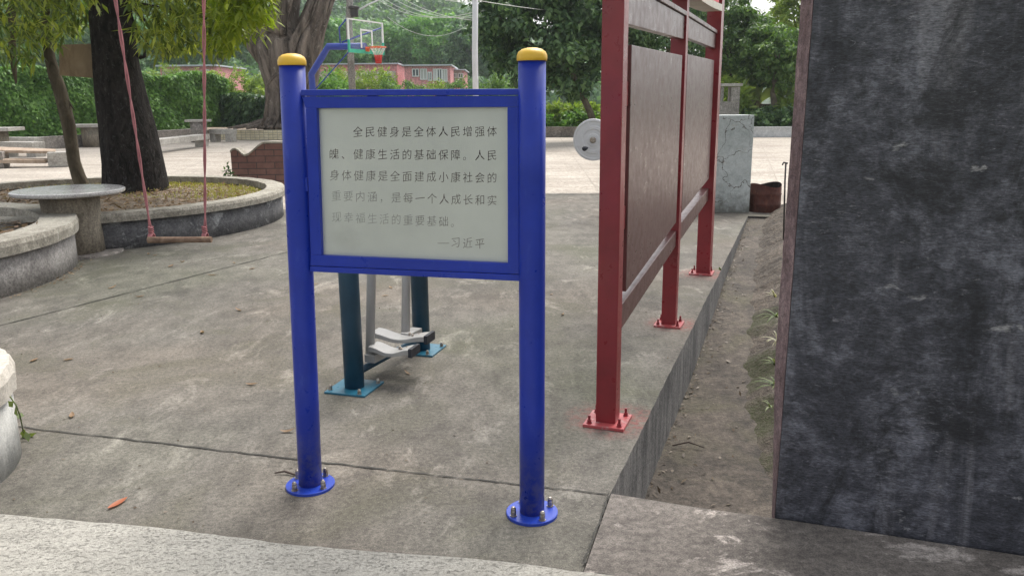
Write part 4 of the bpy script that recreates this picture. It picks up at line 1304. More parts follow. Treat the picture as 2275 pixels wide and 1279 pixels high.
MB().lathe(hk, [(.018, -.12), (.02, 0), (.032, .01), (.034, .05), (.022, .075), (.004, .082)], 20, True, M=Mr).build('knob', M['rubber'], w_)
MB().tube([wc + Vector((.03, .05, -.02)), wc + Vector((.13, .16, -.12)), wc + Vector((.22, .3, -.35)), Vector((wc.x + .24, wc.y + .32, 0))], .05, 20).build('stand', M['grey_paint'], whl)
# standpipe with tap by the dark wall
tp0 = at(1746, 455, 9.6)
tap = empty('water_pipe', Vector((tp0.x, tp0.y, .1)), 'thin dark standpipe with a tap behind the edge of the black wall', 'pipe')
MB().tube([Vector((tp0.x, tp0.y, .0)), at(1744, 400, 9.6), at(1746, 362, 9.6)], .010, 10).build('pipe', M['dark_metal'], tap)
MB().tube([at(1750, 363, 9.6), at(1741, 361, 9.6), at(1738, 367, 9.6)], .010, 8).build('tap', M['dark_metal'], tap)

# white planter wall along the far court, with its hedge
def low_wall(name, pa, pb, h, label, mat):
    o = empty(name, (pa + pb) / 2, label, 'wall')
    nrm = Vector(((pb - pa).y, -(pb - pa).x, 0)).normalized()
    if nrm.y > 0: nrm = -nrm
    MB().slab([pa, pb, pb + Vector((0, 0, h)), pa + Vector((0, 0, h))], nrm, .25).build('wall', M[mat], o, bevel=.01)
    MB().slab([pa + Vector((0, -.03, h)), pb + Vector((0, -.03, h)), pb + Vector((0, .3, h)), pa + Vector((0, .3, h))], (0, 0, 1), -.05).build('coping', M[mat], o)
    return o
wa, wb = at(1000, 300, 39.0), at(1500, 300, 37.5)
wa.z = wb.z = 0
low_wall('planter_wall', wa, wb, .42, 'low weathered grey planter wall along the far court, left of the red board', 'low_wall')
wa2, wb2 = at(1560, 308, 36.5), at(2100, 310, 36)
wa2.z = wb2.z = 0
low_wall('planter_wall', wa2, wb2, .40, 'low white planter wall along the far court, between the drum and the black wall', 'white_kerb')

# ---------------------------------------------------------------- hoop, poles, wires
HY = 24.0
mast = at(684, 300, HY)
hoop = empty('basketball_hoop', Vector((mast.x, mast.y + .9, 0)), 'basketball stand with blue bent arm, clear backboard and orange rim behind the sign', 'basketball hoop')
hn = Vector((.90, -.436, 0)).normalized()                     # the board faces this way
hw = Vector((.436, .90, 0)).normalized()                      # along the board, away from the camera
bA = at(772, 40, HY)                                          # near top corner
bz0, bz1 = at(776, 114, HY).z, bA.z
BW = 1.75
def hb_(w, z, o=0.0): 
    p = bA + hw * w + hn * o
    return Vector((p.x, p.y, z))
fm = MB()
ft = .036
gm_ = MB()
def hbar(mb, w0, w1, za, zb, off=.0, th=.04):
    mb.slab([hb_(w0, za, off), hb_(w1, za, off), hb_(w1, zb, off), hb_(w0, zb, off)], hn, th)
hbar(fm, 0, BW, bz1 - ft, bz1)
hbar(fm, 0, ft * 1.5, bz0 + .32, bz1 - ft)
hbar(fm, BW - ft * 1.5, BW, bz0 + .32, bz1 - ft)
bo_ = fm.build('backboard_frame', M['white_frame'], hoop)
hbar(gm_, 0, ft * 1.7, bz0 + .07, bz0 + .32, .006, .052)
hbar(gm_, BW - ft * 1.7, BW, bz0 + .07, bz0 + .32, .006, .052)
hbar(gm_, 0, BW, bz0 - .03, bz0 + .07, .006, .052)
gm_.build('edge_padding', M['green_pad'], hoop)
m, nt, b = new_mat('backboard_glass')
b.inputs['Base Color'].default_value = (.75, .85, .82, 1)
b.inputs['Roughness'].default_value = .08
b.inputs['Alpha'].default_value = .07
M['glass'] = m
g_ = MB(); hbar(g_, ft, BW - ft, bz0 + .05, bz1 - ft, -.012, .014)
g_.build('backboard_glass', M['glass'], hoop)
sm_ = MB()
w_c = BW / 2
hbar(sm_, w_c - .30, w_c + .30, bz0 + .60, bz0 + .65, .004, .01)
hbar(sm_, w_c - .30, w_c - .24, bz0 + .12, bz0 + .60, .004, .01)
hbar(sm_, w_c + .24, w_c + .30, bz0 + .12, bz0 + .60, .004, .01)
sm_.build('target_square', M['white_frame'], hoop)
rz = bz0 + .14
rcen = hb_(w_c, rz, .15 + .23)
rim = MB()
rim.tube([rcen + Vector((.235 * math.cos(a), .235 * math.sin(a), 0)) for a in np.linspace(0, 2 * math.pi, 29)], .016, 8)
rim.slab([hb_(w_c - .09, rz - .11, .02), hb_(w_c + .09, rz - .11, .02), hb_(w_c + .09, rz + .02, .02), hb_(w_c - .09, rz + .02, .02)], hn, .02)
rim.slab([hb_(w_c - .09, rz - .02, .02), hb_(w_c + .09, rz - .02, .02), hb_(w_c + .09, rz + .0, .18), hb_(w_c - .09, rz + .0, .18)], (0, 0, 1), .02)
ro = rim.build('rim', M['orange'], hoop)
nm = MB()
nm2 = MB()
for k in range(12):
    a = 2 * math.pi * k / 12
    for s_ in (-1, 1):
        a2 = a + s_ * .5
        p0 = rcen + Vector((.23 * math.cos(a), .23 * math.sin(a), 0))
        p1 = rcen + Vector((.11 * math.cos(a2), .11 * math.sin(a2), -.22))
        p2 = rcen + Vector((.075 * math.cos(a), .075 * math.sin(a), -.46))
        nm.tube([p0, p1], .006, 5)
        nm2.tube([p1, p2], .011, 5)
nm.build('net', M['net'], ro)
nm2.build('net_bottom', M['red_net'], ro)
arm_ = MB()
ax0 = hb_(w_c, bz0 + .18, -.06)
e1 = at(728, 110, HY + .9); e1 = Vector((ax0.x - hn.x * 1.35, ax0.y - hn.y * 1.35, ax0.z + .04))
m1 = Vector((ax0.x - hn.x * 2.05, ax0.y - hn.y * 2.05, at(690, 160, HY + 1.4).z - .05))
m0 = Vector((m1.x, m1.y, 0))
arm_.tube([ax0, e1, e1 + (m1 - e1) * .5, m1, m1 + Vector((0, 0, -.4)), m0], [.098, .1, .1, .1, .1, .11], 18)
arm_.build('arm', M['hoop_blue'], hoop)
br_ = MB()
br_.tube([e1 + hn * .45 + Vector((0, 0, .1)), hb_(.05, bz1 - .25, -.35), hb_(.02, bz1 - .03, -.05)], .02, 8)
br_.tube([e1 + hn * .5 + Vector((0, 0, .1)), hb_(BW - .05, bz1 - .15, -.05)], .025, 8)
br_.tube([hb_(w_c, bz0 + .1, -.6), m1 + Vector((0, 0, -.55))], .018, 8)
br_.build('brace', M['hoop_blue'], hoop)
MB().box((m0.x, m0.y, .15), (1.0, 1.6, .3), math.atan2(hn.y, hn.x)).build('base', M['hoop_blue'], hoop, bevel=.02)

pb2 = at(787, 280, 37)
pole = empty('utility_pole', Vector((pb2.x, pb2.y, 0)), 'round grey concrete utility pole behind the basketball backboard', 'pole')
MB().tube([Vector((pb2.x, pb2.y, 0)), Vector((pb2.x, pb2.y, 5)), Vector((at(786, -120, 37).x, pb2.y, 9.2))], [.16, .15, .13], 20).build('shaft', M['pole_concrete'], pole)
c_ = at(786, 18, 37)
MB().lathe(c_ + Vector((0, 0, -.08)), [(.17, -.3), (.19, -.25), (.19, .02), (.26, .04), (.26, .12), (.15, .16)], 16).build('collar', M['dark_metal'], pole)
MB().tube([at(798, 22, 36.8), at(816, 12, 36.8), at(840, 1, 36.8)], .035, 8).build('lamp_arm', M['white_pole'], pole)
MB().box(c_ + Vector((0, -.1, 1.1)), (2.2, .1, .12)).build('crossarm', M['dark_metal'], pole)
pb3 = at(1058, 280, 24)
wp = empty('white_pole', Vector((pb3.x, pb3.y, 0)), 'tall slim white painted lamp pole rising behind the sign', 'pole')
MB().tube([Vector((pb3.x, pb3.y, 0)), Vector((pb3.x, pb3.y, 3)), Vector((at(1059, -150, 24).x, pb3.y, 7.2))], [.088, .084, .075], 20).build('shaft', M['white_pole'], wp)
MB().lathe((pb3.x, pb3.y, 0), [(.16, 0), (.16, .02), (.1, .03)], 24).build('base_plate', M['white_pole'], wp)
def catenary(p, q, sag, n=20):
    return [p.lerp(q, i / n) - Vector((0, 0, sag * 4 * (i / n) * (1 - i / n))) for i in range(n + 1)]
wires = [((822, -14), (1054, 27), 38, 26, .5), ((838, -14), (1054, 34), 38, 26, .42), ((850, -20), (1054, 40), 38, 26, .34), ((866, -22), (1054, 46), 38, 26, .24),
         ((900, -30), (1056, 8), 40, 26, .15), ((860, 38), (1056, 44), 44, 46, .9), ((930, -6), (1300, 6), 40, 36, .15), ((930, -14), (1330, 22), 40, 36, .15), ((1064, 2), (1345, 30), 26, 40, .1)]
WL = ['lowest of the sagging pale wires between the concrete pole and the white pole', 'second lowest sagging pale wire left of the white pole', 'third sagging pale wire up left of the white pole', 'fourth sagging pale wire up left of the white pole',
      'thin straight wire reaching the white pole near the top of the picture', 'deeply sagging thin wire far behind the backboard before the hill', 'upper pale wire crossing in front of the big dark tree', 'lower pale wire crossing in front of the big dark tree', 'pale wire running right from the white pole into the dark tree']
for (p_, q_, Yp, Yq, sag), lb in zip(wires, WL):
    o = MB().tube(catenary(at(*p_, Yp), at(*q_, Yq), sag), .009 if Yq < 40 else .012, 6).build('overhead_wire', M['wire'])
    tag(o, lb, 'wire', 'overhead wires')

# ---------------------------------------------------------------- far buildings
M['pink'], *_ = concrete('pink', (.68, .28, .28), (.75, .35, .345), pale=(.72, .42, .41), big=.4, fine=4, bumps=.05)
M['beige'], *_ = concrete('beige', (.50, .42, .36), (.60, .52, .45), big=.4, fine=4, bumps=.05)
M['roof_pale'] = paint('roof_pale', (.55, .58, .60), rough=.6)
M['window'] = paint('window', (.10, .12, .13), rough=.2, var=.4)
M['curtain'] = paint('curtain', (.50, .50, .47), rough=.7)
def house(name, u0, u1, vt, vb, Y, depth, label, windows, band=None, side=True):
    o = empty(name, Vector(((at(u0, 0, Y).x + at(u1, 0, Y).x) / 2, Y, 0)), label, 'building')
    x0, x1, zt_ = at(u0, vt, Y).x, at(u1, vt, Y).x, at((u0 + u1) / 2, vt, Y).z
    MB().box(((x0 + x1) / 2, Y + depth / 2, zt_ / 2 - .5), (x1 - x0, depth, zt_ + 1)).build('wall', M['pink'], o)
    rf_ = MB()
    rf_.box(((x0 + x1) / 2, Y + depth / 2 - .2, zt_ + .08), (x1 - x0 + .5, depth + .8, .16))
    rf_.build('roof', M['roof_pale'], o)
    if band:
        za, zb = at(u0, band[1], Y).z, at(u0, band[0], Y).z
        MB().box(((x0 + x1) / 2, Y - .03, (za + zb) / 2), (x1 - x0 - .4, .1, zb - za)).build('lower_wall', M['beige'], o)
    for a, b_, c_, d_, kind_ in windows:
        xa, xb, za, zb = at(a, 0, Y).x, at(b_, 0, Y).x, at(a, d_, Y).z, at(a, c_, Y).z
        w_ = MB()
        fw = .12
        w_.box(((xa + xb) / 2, Y - .10, zb - fw / 2), (xb - xa, .12, fw)); w_.box(((xa + xb) / 2, Y - .10, za + fw / 2), (xb - xa, .12, fw))
        for xx in (xa + fw / 2, xb - fw / 2, (xa + xb) / 2): w_.box((xx, Y - .103, (za + zb) / 2), (fw, .11, zb - za - .01))
        wo_ = w_.build('window', M['white_frame'], o)
        MB().box(((xa + xb) / 2, Y - .085, (za + zb) / 2), (xb - xa - .02, .06, zb - za - .02)).build('pane', M['window'] if kind_ == 'w' else M['curtain'], wo_)
    return o
house('pink_house', 898, 1000, 147, 215, 105, 12, 'pink flat roofed house with tall windows left of the white pole',
      [(910, 926, 153, 171, 'w'), (928, 944, 153, 178, 'c'), (945, 955, 160, 180, 'w'), (957, 966, 153, 180, 'c'), (966, 978, 153, 182, 'w'), (978, 990, 154, 182, 'c')])
house('pink_hall', 695, 882, 144, 215, 112, 14, 'long pink building behind the concrete pole left of the pink house',
      [(832, 846, 160, 176, 'w'), (847, 862, 160, 176, 'c'), (800, 818, 161, 176, 'c')], band=(159.5, 190))
house('annex', 1000, 1030, 157, 215, 112, 10, 'small pale annex between the pink house and the white pole', [(1003, 1012, 163, 174, 'w'), (1014, 1026, 163, 174, 'w')], band=(158, 190))
house('garden_building', 355, 480, 148, 215, 95, 10, 'low pinkish building just showing over the hedge between the trunks', [(440, 452, 155, 168, 'w')], band=(157, 200))

# ---------------------------------------------------------------- hill and far woods
def hill_h(x, y):
    a = np.clip((y - 150) / 210, 0, 1)
    a = a * a * (3 - 2 * a)
    prof = 66 * np.exp(-((x + 115) / 115) ** 2) + 4
    return a * prof + 3 * np.sin(x * .035) * a + 2.2 * np.sin(y * .05 + x * .02) * a - .8
xs = np.linspace(-420, 420, 90); ys = np.linspace(60, 620, 70)
X, Y_ = np.meshgrid(xs, ys)
Z = hill_h(X, Y_)
V = np.stack([X.ravel(), Y_.ravel(), Z.ravel()], 1)
nx = len(xs)
Q = [(i * nx + j, i * nx + j + 1, (i + 1) * nx + j + 1, (i + 1) * nx + j) for i in range(len(ys) - 1) for j in range(nx - 1)]
M['hill'], *_ = concrete('hill', (.02, .04, .018), (.045, .08, .03), big=.05, fine=1.5, bumps=.2)
o = np_mesh('hill', V, Q, M['hill'])
o.data.polygons.foreach_set('use_smooth', [True] * len(o.data.polygons))
tag(o, kind='structure')
rs = np.random.default_rng(77)
def far_crown(rs, c, r, n, L, lobes=7):
    """one crown: several leaf lobes standing on a common centre"""
    C = unit(rs, lobes) * np.array([r, r, r * .55]) * .62
    C[:, 2] = np.abs(C[:, 2]) * .9
    C = C + np.array(c)
    return clump_leaves(rs, C, r * .52, n // lobes, L, L * .6, droop=.3, squash=.8, shell=.75, outward=1.4)
Vs = []
cnt = 0
for _ in range(1500):
    yy = rs.uniform(165, 400)
    xx = rs.uniform(-.62, .40) * yy
    if xx > .2 * yy: continue
    zz = float(hill_h(np.array(xx), np.array(yy)))
    r = rs.uniform(4.0, 7.5)
    v_, q_ = far_crown(rs, (xx, yy, zz + r * .55), r, 133, 1.35 + .002 * yy)
    Vs.append(v_); cnt += 1
V = np.concatenate(Vs)
tag(np_mesh('hill_forest', V, np.arange(len(V)).reshape(-1, 4), M['leaf_hill']), 'dense bluish green forest covering the hill behind the village', 'forest', kind='stuff')

def tree(name, base, crown_c, cr, nl, nclump, per, L, W, leaf, bark_, label, seed, tr=.25, squash=.75, group=None, holes=None, lean=(0, 0)):
    r_ = np.random.default_rng(seed)
    rg_ = random.Random(seed)
    base = Vector(base); cc_ = Vector(crown_c)
    o = empty(name, base, label, 'tree', group)
    t_ = MB()
    topp = Vector((cc_.x, cc_.y, cc_.z + cr[2] * .2))
    t_.tube(limb(base, topp, 8, 0, .15, rg_), [tr * (1 - .75 * i / 8) for i in range(9)], 14, jitter=.05, rng=rg_)
    for k in range(nl):
        u_ = unit(r_, 1)[0]
        q = cc_ + Vector((u_[0] * cr[0], u_[1] * cr[1], u_[2] * cr[2] * .8)) * .7
        s_ = base.lerp(topp, rg_.uniform(.45, .9))
        t_.tube(limb(s_, q, 5, 0, .3, rg_), [tr * .38 * (1 - .8 * i / 5) for i in range(6)], 8)
    t_.build('trunk', M[bark_], o)
    C = unit(r_, nclump) * np.array(cr) * (r_.uniform(.12, 1, (nclump, 1)) ** .45) + np.array(cc_)
    if holes is not None: C = C[holes(C)]
    V, Q = clump_leaves(r_, C, np.mean(cr) * .20, per, L, W, droop=.4, squash=squash, shell=.35, outward=.9)
    np_mesh('crown', V, Q, M[leaf], o)
    return o
# trees at the foot of the hill, behind the pink houses
rowt = [(735, 95, 128, 7.0, 'leaf_hill_near', 'broad tree behind the bent arm of the basketball stand'), (815, 110, 140, 6.5, 'leaf_hill_near', 'leafy tree above the long pink building right of the concrete pole'), (905, 100, 138, 7.5, 'leaf_hill_near', 'wide pale green tree above the left end of the pink house'),
        (985, 95, 134, 8.0, 'leaf_hill_near', 'tall pale green tree above the right end of the pink house'), (1055, 105, 130, 7.0, 'leaf_hill', 'dark round tree behind the white pole at the hill foot'), (660, 120, 138, 7.0, 'leaf_hill_near', 'green tree seen between the banyan limbs'),
        (480, 70, 125, 8.0, 'leaf_hill', 'dark tree rising far behind the hedge left of the banyan'), (390, 85, 128, 7.0, 'leaf_hill_near', 'green tree far behind the low garden building'), (120, 80, 112, 9.0, 'leaf_hill', 'dark tree far behind the hedge at the left'), (20, 95, 118, 8.0, 'leaf_hill_near', 'pale green tree far behind the hedge at the left edge'), (235, 100, 120, 8.0, 'leaf_hill_near', 'green tree far behind the hedge at the black trunk')]
for i, (u_, v_, Y, r, lf, lb) in enumerate(rowt):
    c_ = at(u_, v_, Y)
    tree('broadleaf_tree', (c_.x, c_.y, 0), c_, (r, r * .8, r * .62), 5, 90, 62, .75, .42, lf, 'bark_far', lb, 100 + i, tr=.35, group='trees at the foot of the hill')
# shrubs between the court and the village
def shrub(name, u0, u1, vt, vb, Y, leaf, label, seed, n=70, per=60, L=.28, W=.10, dep=1.5, group='shrubs beyond the court', cat='shrub'):
    r_ = np.random.default_rng(seed)
    a, b_ = at(u0, vb, Y), at(u1, vb, Y)
    zt_ = at((u0 + u1) / 2, vt, Y).z
    zb = max(0.0, at((u0 + u1) / 2, vb, Y).z)
    base = Vector(((a.x + b_.x) / 2, Y, 0))
    o = empty(name, base, label, cat, group)
    wx = (b_.x - a.x) / 2
    C = np.stack([r_.uniform(-1, 1, n), r_.uniform(-1, 1, n) * dep, r_.uniform(0, 1, n) ** .8], 1)
    top = zt_ * (1 - .30 * np.abs(C[:, 0]) ** 3) * (1 + .10 * np.sin(C[:, 0] * 7 + seed))
    rad = max(.12, min(.5, zt_ * .16))
    C = np.stack([base.x + C[:, 0] * wx, Y + C[:, 1], zb * .6 + C[:, 2] * (top - zb * .6) - rad * .5], 1)
    V, Q = clump_leaves(r_, C, rad, per, L, W, droop=-.1, squash=.9, shell=.2, outward=.6)
    np_mesh('foliage', V, Q, M[leaf], o)
    s_ = MB()
    for k in range(6):
        q = C[k]
        s_.tube([base + Vector((wx * .5 * (k / 5 - .5), 0, 0)), Vector(q)], [.03, .012], 6)
    s_.build('stem', M['bark_thin'], o)
    return o
shrub('shrub', 696, 775, 162, 225, 50, 'leaf_hedge', 'dark green shrub right of the blue hoop mast', 1)
shrub('shrub', 720, 792, 158, 215, 60, 'leaf_yellow', 'yellow green bush left of the concrete pole', 2)
shrub('shrub', 785, 876, 150, 215, 60, 'leaf_yellow', 'tall yellow green bush right of the concrete pole', 3)
shrub('shrub', 850, 890, 168, 215, 55, 'leaf_mid', 'dark leafy shrub at the right end of the tall yellow bush', 4, n=40)
shrub('shrub', 885, 950, 180, 220, 75, 'leaf_mid', 'low green shrub before the left half of the pink house', 5, n=40)
shrub('shrub', 940, 1000, 183, 222, 74, 'leaf_yellow', 'pale low shrub before the right half of the pink house', 6, n=40)
shrub('shrub', 985, 1056, 176, 222, 72, 'leaf_mid', 'green shrub between the pink house and the white pole', 7, n=45)
shrub('shrub', 1062, 1150, 172, 235, 60, 'leaf_mid', 'green shrub right of the white pole under the dark tree', 8, n=60)
shrub('shrub', 495, 600, 160, 250, 58, 'leaf_yellow', 'bright yellow green bush behind the low hedge left of the banyan', 9, n=110)
shrub('shrub', 300, 520, 152, 230, 70, 'leaf_yellow', 'pale green bush showing just over the hedge right of the black trunk', 10, n=120)
shrub('shrub', -60, 210, 146, 230, 70, 'leaf_mid', 'green bush showing just over the hedge at the far left', 11, n=130)
shrub('shrub', 1205, 1345, 226, 280, 41, 'leaf_yellow', 'bright green shrub behind the low grey planter wall under the dark tree', 12, n=130, L=.25)
shrub('shrub', 1200, 1345, 246, 284, 40, 'leaf_hedge', 'dark green shrub row on the low grey planter wall', 13, n=110, L=.22)
shrub('shrub', 1640, 1800, 238, 290, 38.5, 'leaf_dark', 'dark clipped shrub row on the low white planter wall', 14, n=160, L=.22, W=.11)
shrub('shrub', 1580, 1660, 176, 280, 40, 'leaf_yellow', 'pale drooping bush behind the pierced block', 15, n=70, L=.5, W=.1)
shrub('shrub', 1722, 1790, 180, 262, 40, 'leaf_yellow', 'bright green bush right of the pale slender trunk', 16, n=70, L=.3, W=.12)
# big dark tree in the middle
c_ = at(1215, 60, 33)
tb_ = at(1333, 280, 33)
tree('shade_tree', (tb_.x, tb_.y, 0), c_, (2.85, 2.6, 2.75), 9, 190, 110, .26, .14, 'leaf_dark', 'bark_thin', 'big dark green round tree standing between the white pole and the red board', 51, tr=.16)
c_ = at(1370, 30, 35)
tree('shade_tree', (c_.x + .6, c_.y, 0), c_, (2.2, 2.2, 2.6), 6, 150, 110, .20, .10, 'leaf_dark', 'bark_thin', 'dark tree partly hidden behind the near post of the red board', 52, tr=.18)
c_ = at(1480, 40, 37)
tree('shade_tree', (c_.x + .6, c_.y, 0), c_, (2.6, 2.2, 2.7), 6, 120, 100, .22, .11, 'leaf_dark', 'bark_thin', 'dark tree seen through the gaps of the red board', 53, tr=.18)
# trees at the right
c_ = at(1625, 95, 42)
tree('garden_tree', (c_.x, c_.y, 0), c_, (1.9, 1.8, 2.9), 6, 120, 110, .24, .12, 'leaf_mid', 'bark_thin', 'dark leafy tree just right of the red board', 61, tr=.16, group='trees at the right')
c_ = at(1722, 128, 40)
tb_ = at(1716, 285, 40)
tree('garden_tree', (tb_.x, tb_.y, 0), c_, (1.75, 1.6, 1.6), 8, 120, 110, .22, .11, 'leaf_mid', 'bark_far', 'green tree with pale slender trunk left of the black wall', 62, tr=.2, group='trees at the right')
c_ = at(1775, 30, 47)
tree('garden_tree', (c_.x, c_.y, 0), c_, (1.7, 2.0, 2.2), 6, 80, 90, .26, .13, 'leaf_yellow', 'bark_thin', 'yellow green tree rising beside the top of the black wall', 63, tr=.18, group='trees at the right')
c_ = at(1680, 130, 60)
tree('garden_tree', (c_.x, c_.y, 0), c_, (4.6, 3.0, 2.4), 8, 170, 90, .34, .17, 'leaf_hedge', 'bark_thin', 'broad green tree farther back between the red board and the black wall', 64, tr=.25, group='trees at the right')
# bare twiggy tree against the sky
tw = MB()
rg = random.Random(9)
tbb = at(1690, 200, 52); 
for k in range(60):
    s_ = at(rg.uniform(1640, 1740), rg.uniform(75, 100), 52)
    e_ = at(rg.uniform(1640, 1740), rg.uniform(15, 60), 52)
    tw.tube(limb(s_, e_, 5, 0, .5, rg), [.03, .025, .022, .018, .014, .01], 5)
tw.tube([Vector((tbb.x, 52, 0)), at(1690, 90, 52)], [.18, .1], 8)
twt = empty('bare_tree', Vector((tbb.x, 52, 0)), 'twiggy greyish tree top against the white sky right of the red board', 'tree')
tw.build('trunk', M['bark_far'], twt)
rs = np.random.default_rng(91)
C = np.array([tuple(at(rs.uniform(1640, 1740), rs.uniform(50, 90), 52)) for _ in range(12)])
V, Q = clump_leaves(rs, C, .45, 40, .22, .08)
np_mesh('crown', V, Q, M['leaf_mid'], twt)
# banana plant
bp = at(1650, 260, 41)
ban_ = empty('banana_plant', Vector((bp.x, bp.y, 0)), 'banana plant with broad drooping pale leaves behind the cracked block', 'plant')
bm_ = MB()
M['banana'] = leafmat('banana', [(.10, .17, .05), (.20, .28, .09), (.30, .34, .14)], trans=.35)
M['dead_banana'] = leafmat('dead_banana', [(.16, .12, .07), (.28, .21, .13)], trans=.2)
rs = np.random.default_rng(17)
for (u0, v0, u1, v1) in ((1685, 215, 1668, 160), (1680, 215, 1712, 150), (1690, 220, 1640, 190), (1692, 225, 1655, 225), (1690, 215, 1690, 140), (1685, 230, 1735, 200)):
    p, q = at(u0, v0, 40.6), at(u1, v1, 40.2)
    ctrl = p.lerp(q, .55) + Vector((0, 0, .7))
    pts = [p.lerp(ctrl, t).lerp(ctrl.lerp(q, t), t) for t in np.linspace(0, 1, 9)]
    vs = []
    for i, pp_ in enumerate(pts):
        t = i / 8
        w_ = .24 * math.sin(math.pi * min(1, t * .95 + .05)) + .01
        s_ = Vector((.4, -.8, .4)).cross(pts[min(i + 1, 8)] - pts[max(i - 1, 0)]).normalized()
        vs += [pp_ + s_ * w_ - Vector((0, 0, w_ * .4)), pp_, pp_ - s_ * w_ - Vector((0, 0, w_ * .4))]
    bm_.add(vs, [(3 * i + a, 3 * i + a + 1, 3 * i + a + 4, 3 * i + a + 3) for i in range(8) for a in (0, 1)], True)
bm_.build('leaf', M['banana'], ban_)
MB().tube([Vector((bp.x + .5, bp.y - .3, 0)), at(1686, 215, 40.6)], [.13, .08], 12).build('stem', M['dead_banana'], ban_)
# dark fence behind the right shrubs
fq0, fq1 = at(1640, 262, 43), at(1900, 262, 43)
fz0, fz1 = 0, at(1700, 231, 43).z
fo = empty('garden_fence', Vector(((fq0.x + fq1.x) / 2, 43, 0)), 'low dark brown fence behind the clipped shrubs left of the black wall', 'fence')
M['fence'] = bark('fence', (.04, .028, .02), (.10, .07, .05), scale=6, stretch=.3)
MB().box(((fq0.x + fq1.x) / 2, 43, fz1 / 2), (fq1.x - fq0.x, .08, fz1)).build('panel', M['fence'], fo)
fm_ = MB()
for k in range(8):
    x = fq0.x + (fq1.x - fq0.x) * k / 7
    MB().box((x, 42.93, fz1 / 2 + .05), (.1, .06, fz1 + .1)).build('post', M['fence'], fo)

# ---------------------------------------------------------------- small things on the ground
rs = np.random.default_rng(55)
def one_leaf(p, L, W, az_, curl, mat, name='fallen_leaf'):
    d = Vector((math.cos(az_), math.sin(az_), 0)); s_ = Vector((-d.y, d.x, 0))
    vs = []
    n = 6
    for i in range(n + 1):
        t = i / n
        w = W * .5 * math.sin(math.pi * min(1, .06 + t * .94)) ** .8
        z = .004 + curl * (t - .4) ** 2 * L
        c = Vector(p) + d * (L * (t - .5))
        vs += [c + s_ * w + Vector((0, 0, z + w * .5)), c + Vector((0, 0, z)), c - s_ * w + Vector((0, 0, z + w * .35))]
    return MB().add(vs, [(3 * i + a, 3 * i + a + 1, 3 * i + a + 4, 3 * i + a + 3) for i in range(n) for a in (0, 1)], True).build(name, mat)
leaf_px = [(380, 592), (405, 583), (330, 565), (345, 568), (560, 855), (700, 632), (855, 658), (868, 640), (160, 925), (152, 800), (75, 802), (450, 740), (1225, 655), (940, 690), (560, 598), (1100, 540), (470, 612), (520, 585), (640, 960), (905, 830), (310, 660), (250, 640), (530, 690), (1250, 700)]
for i, (u_, v_) in enumerate(leaf_px):
    o = one_leaf(gp(u_, v_), rs.uniform(.05, .10), rs.uniform(.015, .03), rs.uniform(0, 6.28), rs.uniform(.2, .9), M['dry_leaf'])
    tag(o, 'small dry brown leaf lying on the grey concrete paving', 'leaf', 'dry leaves scattered on the paving')
o = one_leaf(gp(263, 1120), .10, .03, 1.15, .25, M['orange_leaf'])
tag(o, 'orange red fallen leaf lying on the paving near the pale kerb', 'leaf')
o = MB().tube([gp(610, 1050, .008), gp(632, 1046, .014), gp(650, 1052, .008), gp(664, 1056, .006)], [.003, .005, .005, .003], 6).build('twig', M['twig'])
tag(o, 'short dark twig lying beside the left post base of the blue sign', 'twig')
P = np.stack([rs.uniform(-5, 1.2, 1500), rs.uniform(2.9, 12, 1500), np.full(1500, .004)], 1)
dr_n = (P[:, 0] - E1.x) * NV.x + (P[:, 1] - E1.y) * NV.y
k = (dr_n < -.03) & (np.hypot(P[:, 0] - cB[0], P[:, 1] - cB[1]) > rB + .06) & (np.hypot(P[:, 0] - cA[0], P[:, 1] - cA[1]) > rA + .06) & (np.hypot(P[:, 0] - cC[0], P[:, 1] - cC[1]) > rC + .05)
tag(litter('grit', P[k], .018, .010, M['dark_litter'], 13), 'fine grit and leaf crumbs scattered over the grey concrete paving', 'grit')
a_ = rs.uniform(-1.5, 1.2, 260)
r_g = rB + .015 + np.abs(rs.normal(0, .05, 260))
P = np.stack([cB[0] + r_g * np.cos(a_), cB[1] + r_g * np.sin(a_), np.full(260, .005)], 1)
tag(litter('leaf_litter', P, .04, .016, M['dry_leaf'], 14), 'dry leaf crumbs gathered along the foot of the grey round planter', 'leaf litter')
# litter and pebbles in the drain
n = 300
d_ = rs.uniform(.1, FAR_D, n); t_ = rs.uniform(0, 1, n) ** 3
P = np.array([tuple(dn(a, .015 + b_ * (n_bank(a)) * .95, floor_z(a) + .006)) for a, b_ in zip(d_, t_)])
tag(litter('leaf_litter', P, .045, .018, M['dark_litter'], 9), 'dead leaves and crumbs gathered along the foot of the paving in the drain', 'leaf litter')
o = MB().tube([dn(1.55, .05, floor_z(1.5) + .02), dn(1.6, .14, floor_z(1.5) + .035), dn(1.58, .24, floor_z(1.5) + .02)], [.004, .005, .003], 6).build('twig', M['twig'])
tag(o, 'dark bent twig lying across the drain floor', 'twig')
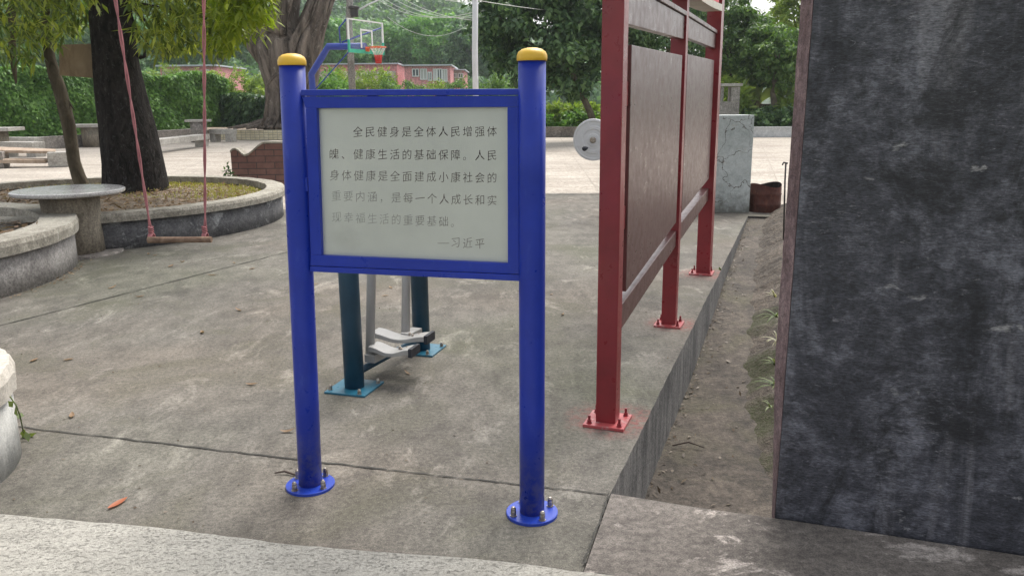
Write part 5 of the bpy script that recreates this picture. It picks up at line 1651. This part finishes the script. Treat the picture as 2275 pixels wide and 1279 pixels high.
# weeds along the black wall's foot
wrs = np.random.default_rng(71)
def weed(px, py, Y, n, L, label, seed, mat='weed'):
    r_ = np.random.default_rng(seed)
    c = at(px, py, Y)
    o = empty('weed', c, label, 'plant', 'weeds on the bank beside the black wall')
    g_ = MB()
    for k in range(n):
        a = r_.uniform(1.9, 4.6); el_ = r_.uniform(.5, 1.25); l = L * r_.uniform(.6, 1.2)
        h = Vector((math.cos(a), math.sin(a), 0))
        pts = [c + h * (l * t * math.cos(el_)) + Vector((0, 0, l * (t * math.sin(el_) - .55 * t * t))) for t in np.linspace(0, 1, 6)]
        s_ = Vector((-h.y, h.x, 0))
        vs = []
        for i, p in enumerate(pts):
            w = .009 * (1 - i / 5) ** .6 + .0006
            vs += [p + s_ * w, p - s_ * w]
        g_.add(vs, [(2 * i, 2 * i + 1, 2 * i + 3, 2 * i + 2) for i in range(5)])
    g_.build('leaf', M[mat], o)
weed(1726, 862, 4.35, 12, .16, 'green grassy weed on the bank low beside the black wall', 1)
weed(1724, 812, 4.7, 9, .13, 'thin pale weed on the bank just above the green grassy weed', 2)
weed(1726, 705, 5.8, 10, .2, 'tall wispy weed on the bank halfway along the black wall edge', 3)
weed(1712, 905, 4.1, 6, .09, 'small low weed on the bank nearest the path', 4)
weed(1728, 760, 5.2, 14, .15, 'pale dry grassy weed on the bank under the tall wispy weed', 6, 'dry_weed')
weed(1722, 660, 6.3, 10, .14, 'pale dry weed on the bank just above the tall wispy weed', 7, 'dry_weed')
weed(1600, 600, 7.0, 6, .1, 'tiny weed at the paving edge beside the far post of the red board', 5)

# ---------------------------------------------------------------- the damp air over the valley
hz = MB()
hz.box((0, 380, 44.0), (1500, 900, 92.0))
m = bpy.data.materials.new('haze')
m.use_nodes = True
nt = m.node_tree
nt.nodes.clear()
out = nt.nodes.new('ShaderNodeOutputMaterial')
pv_ = nt.nodes.new('ShaderNodeVolumePrincipled')
pv_.inputs['Color'].default_value = (.86, .93, .97, 1)
pv_.inputs['Density'].default_value = .00045
pv_.inputs['Anisotropy'].default_value = .2
nt.links.new(pv_.outputs[0], out.inputs['Volume'])
M['haze'] = m
tag(hz.build('haze', m), kind='stuff')
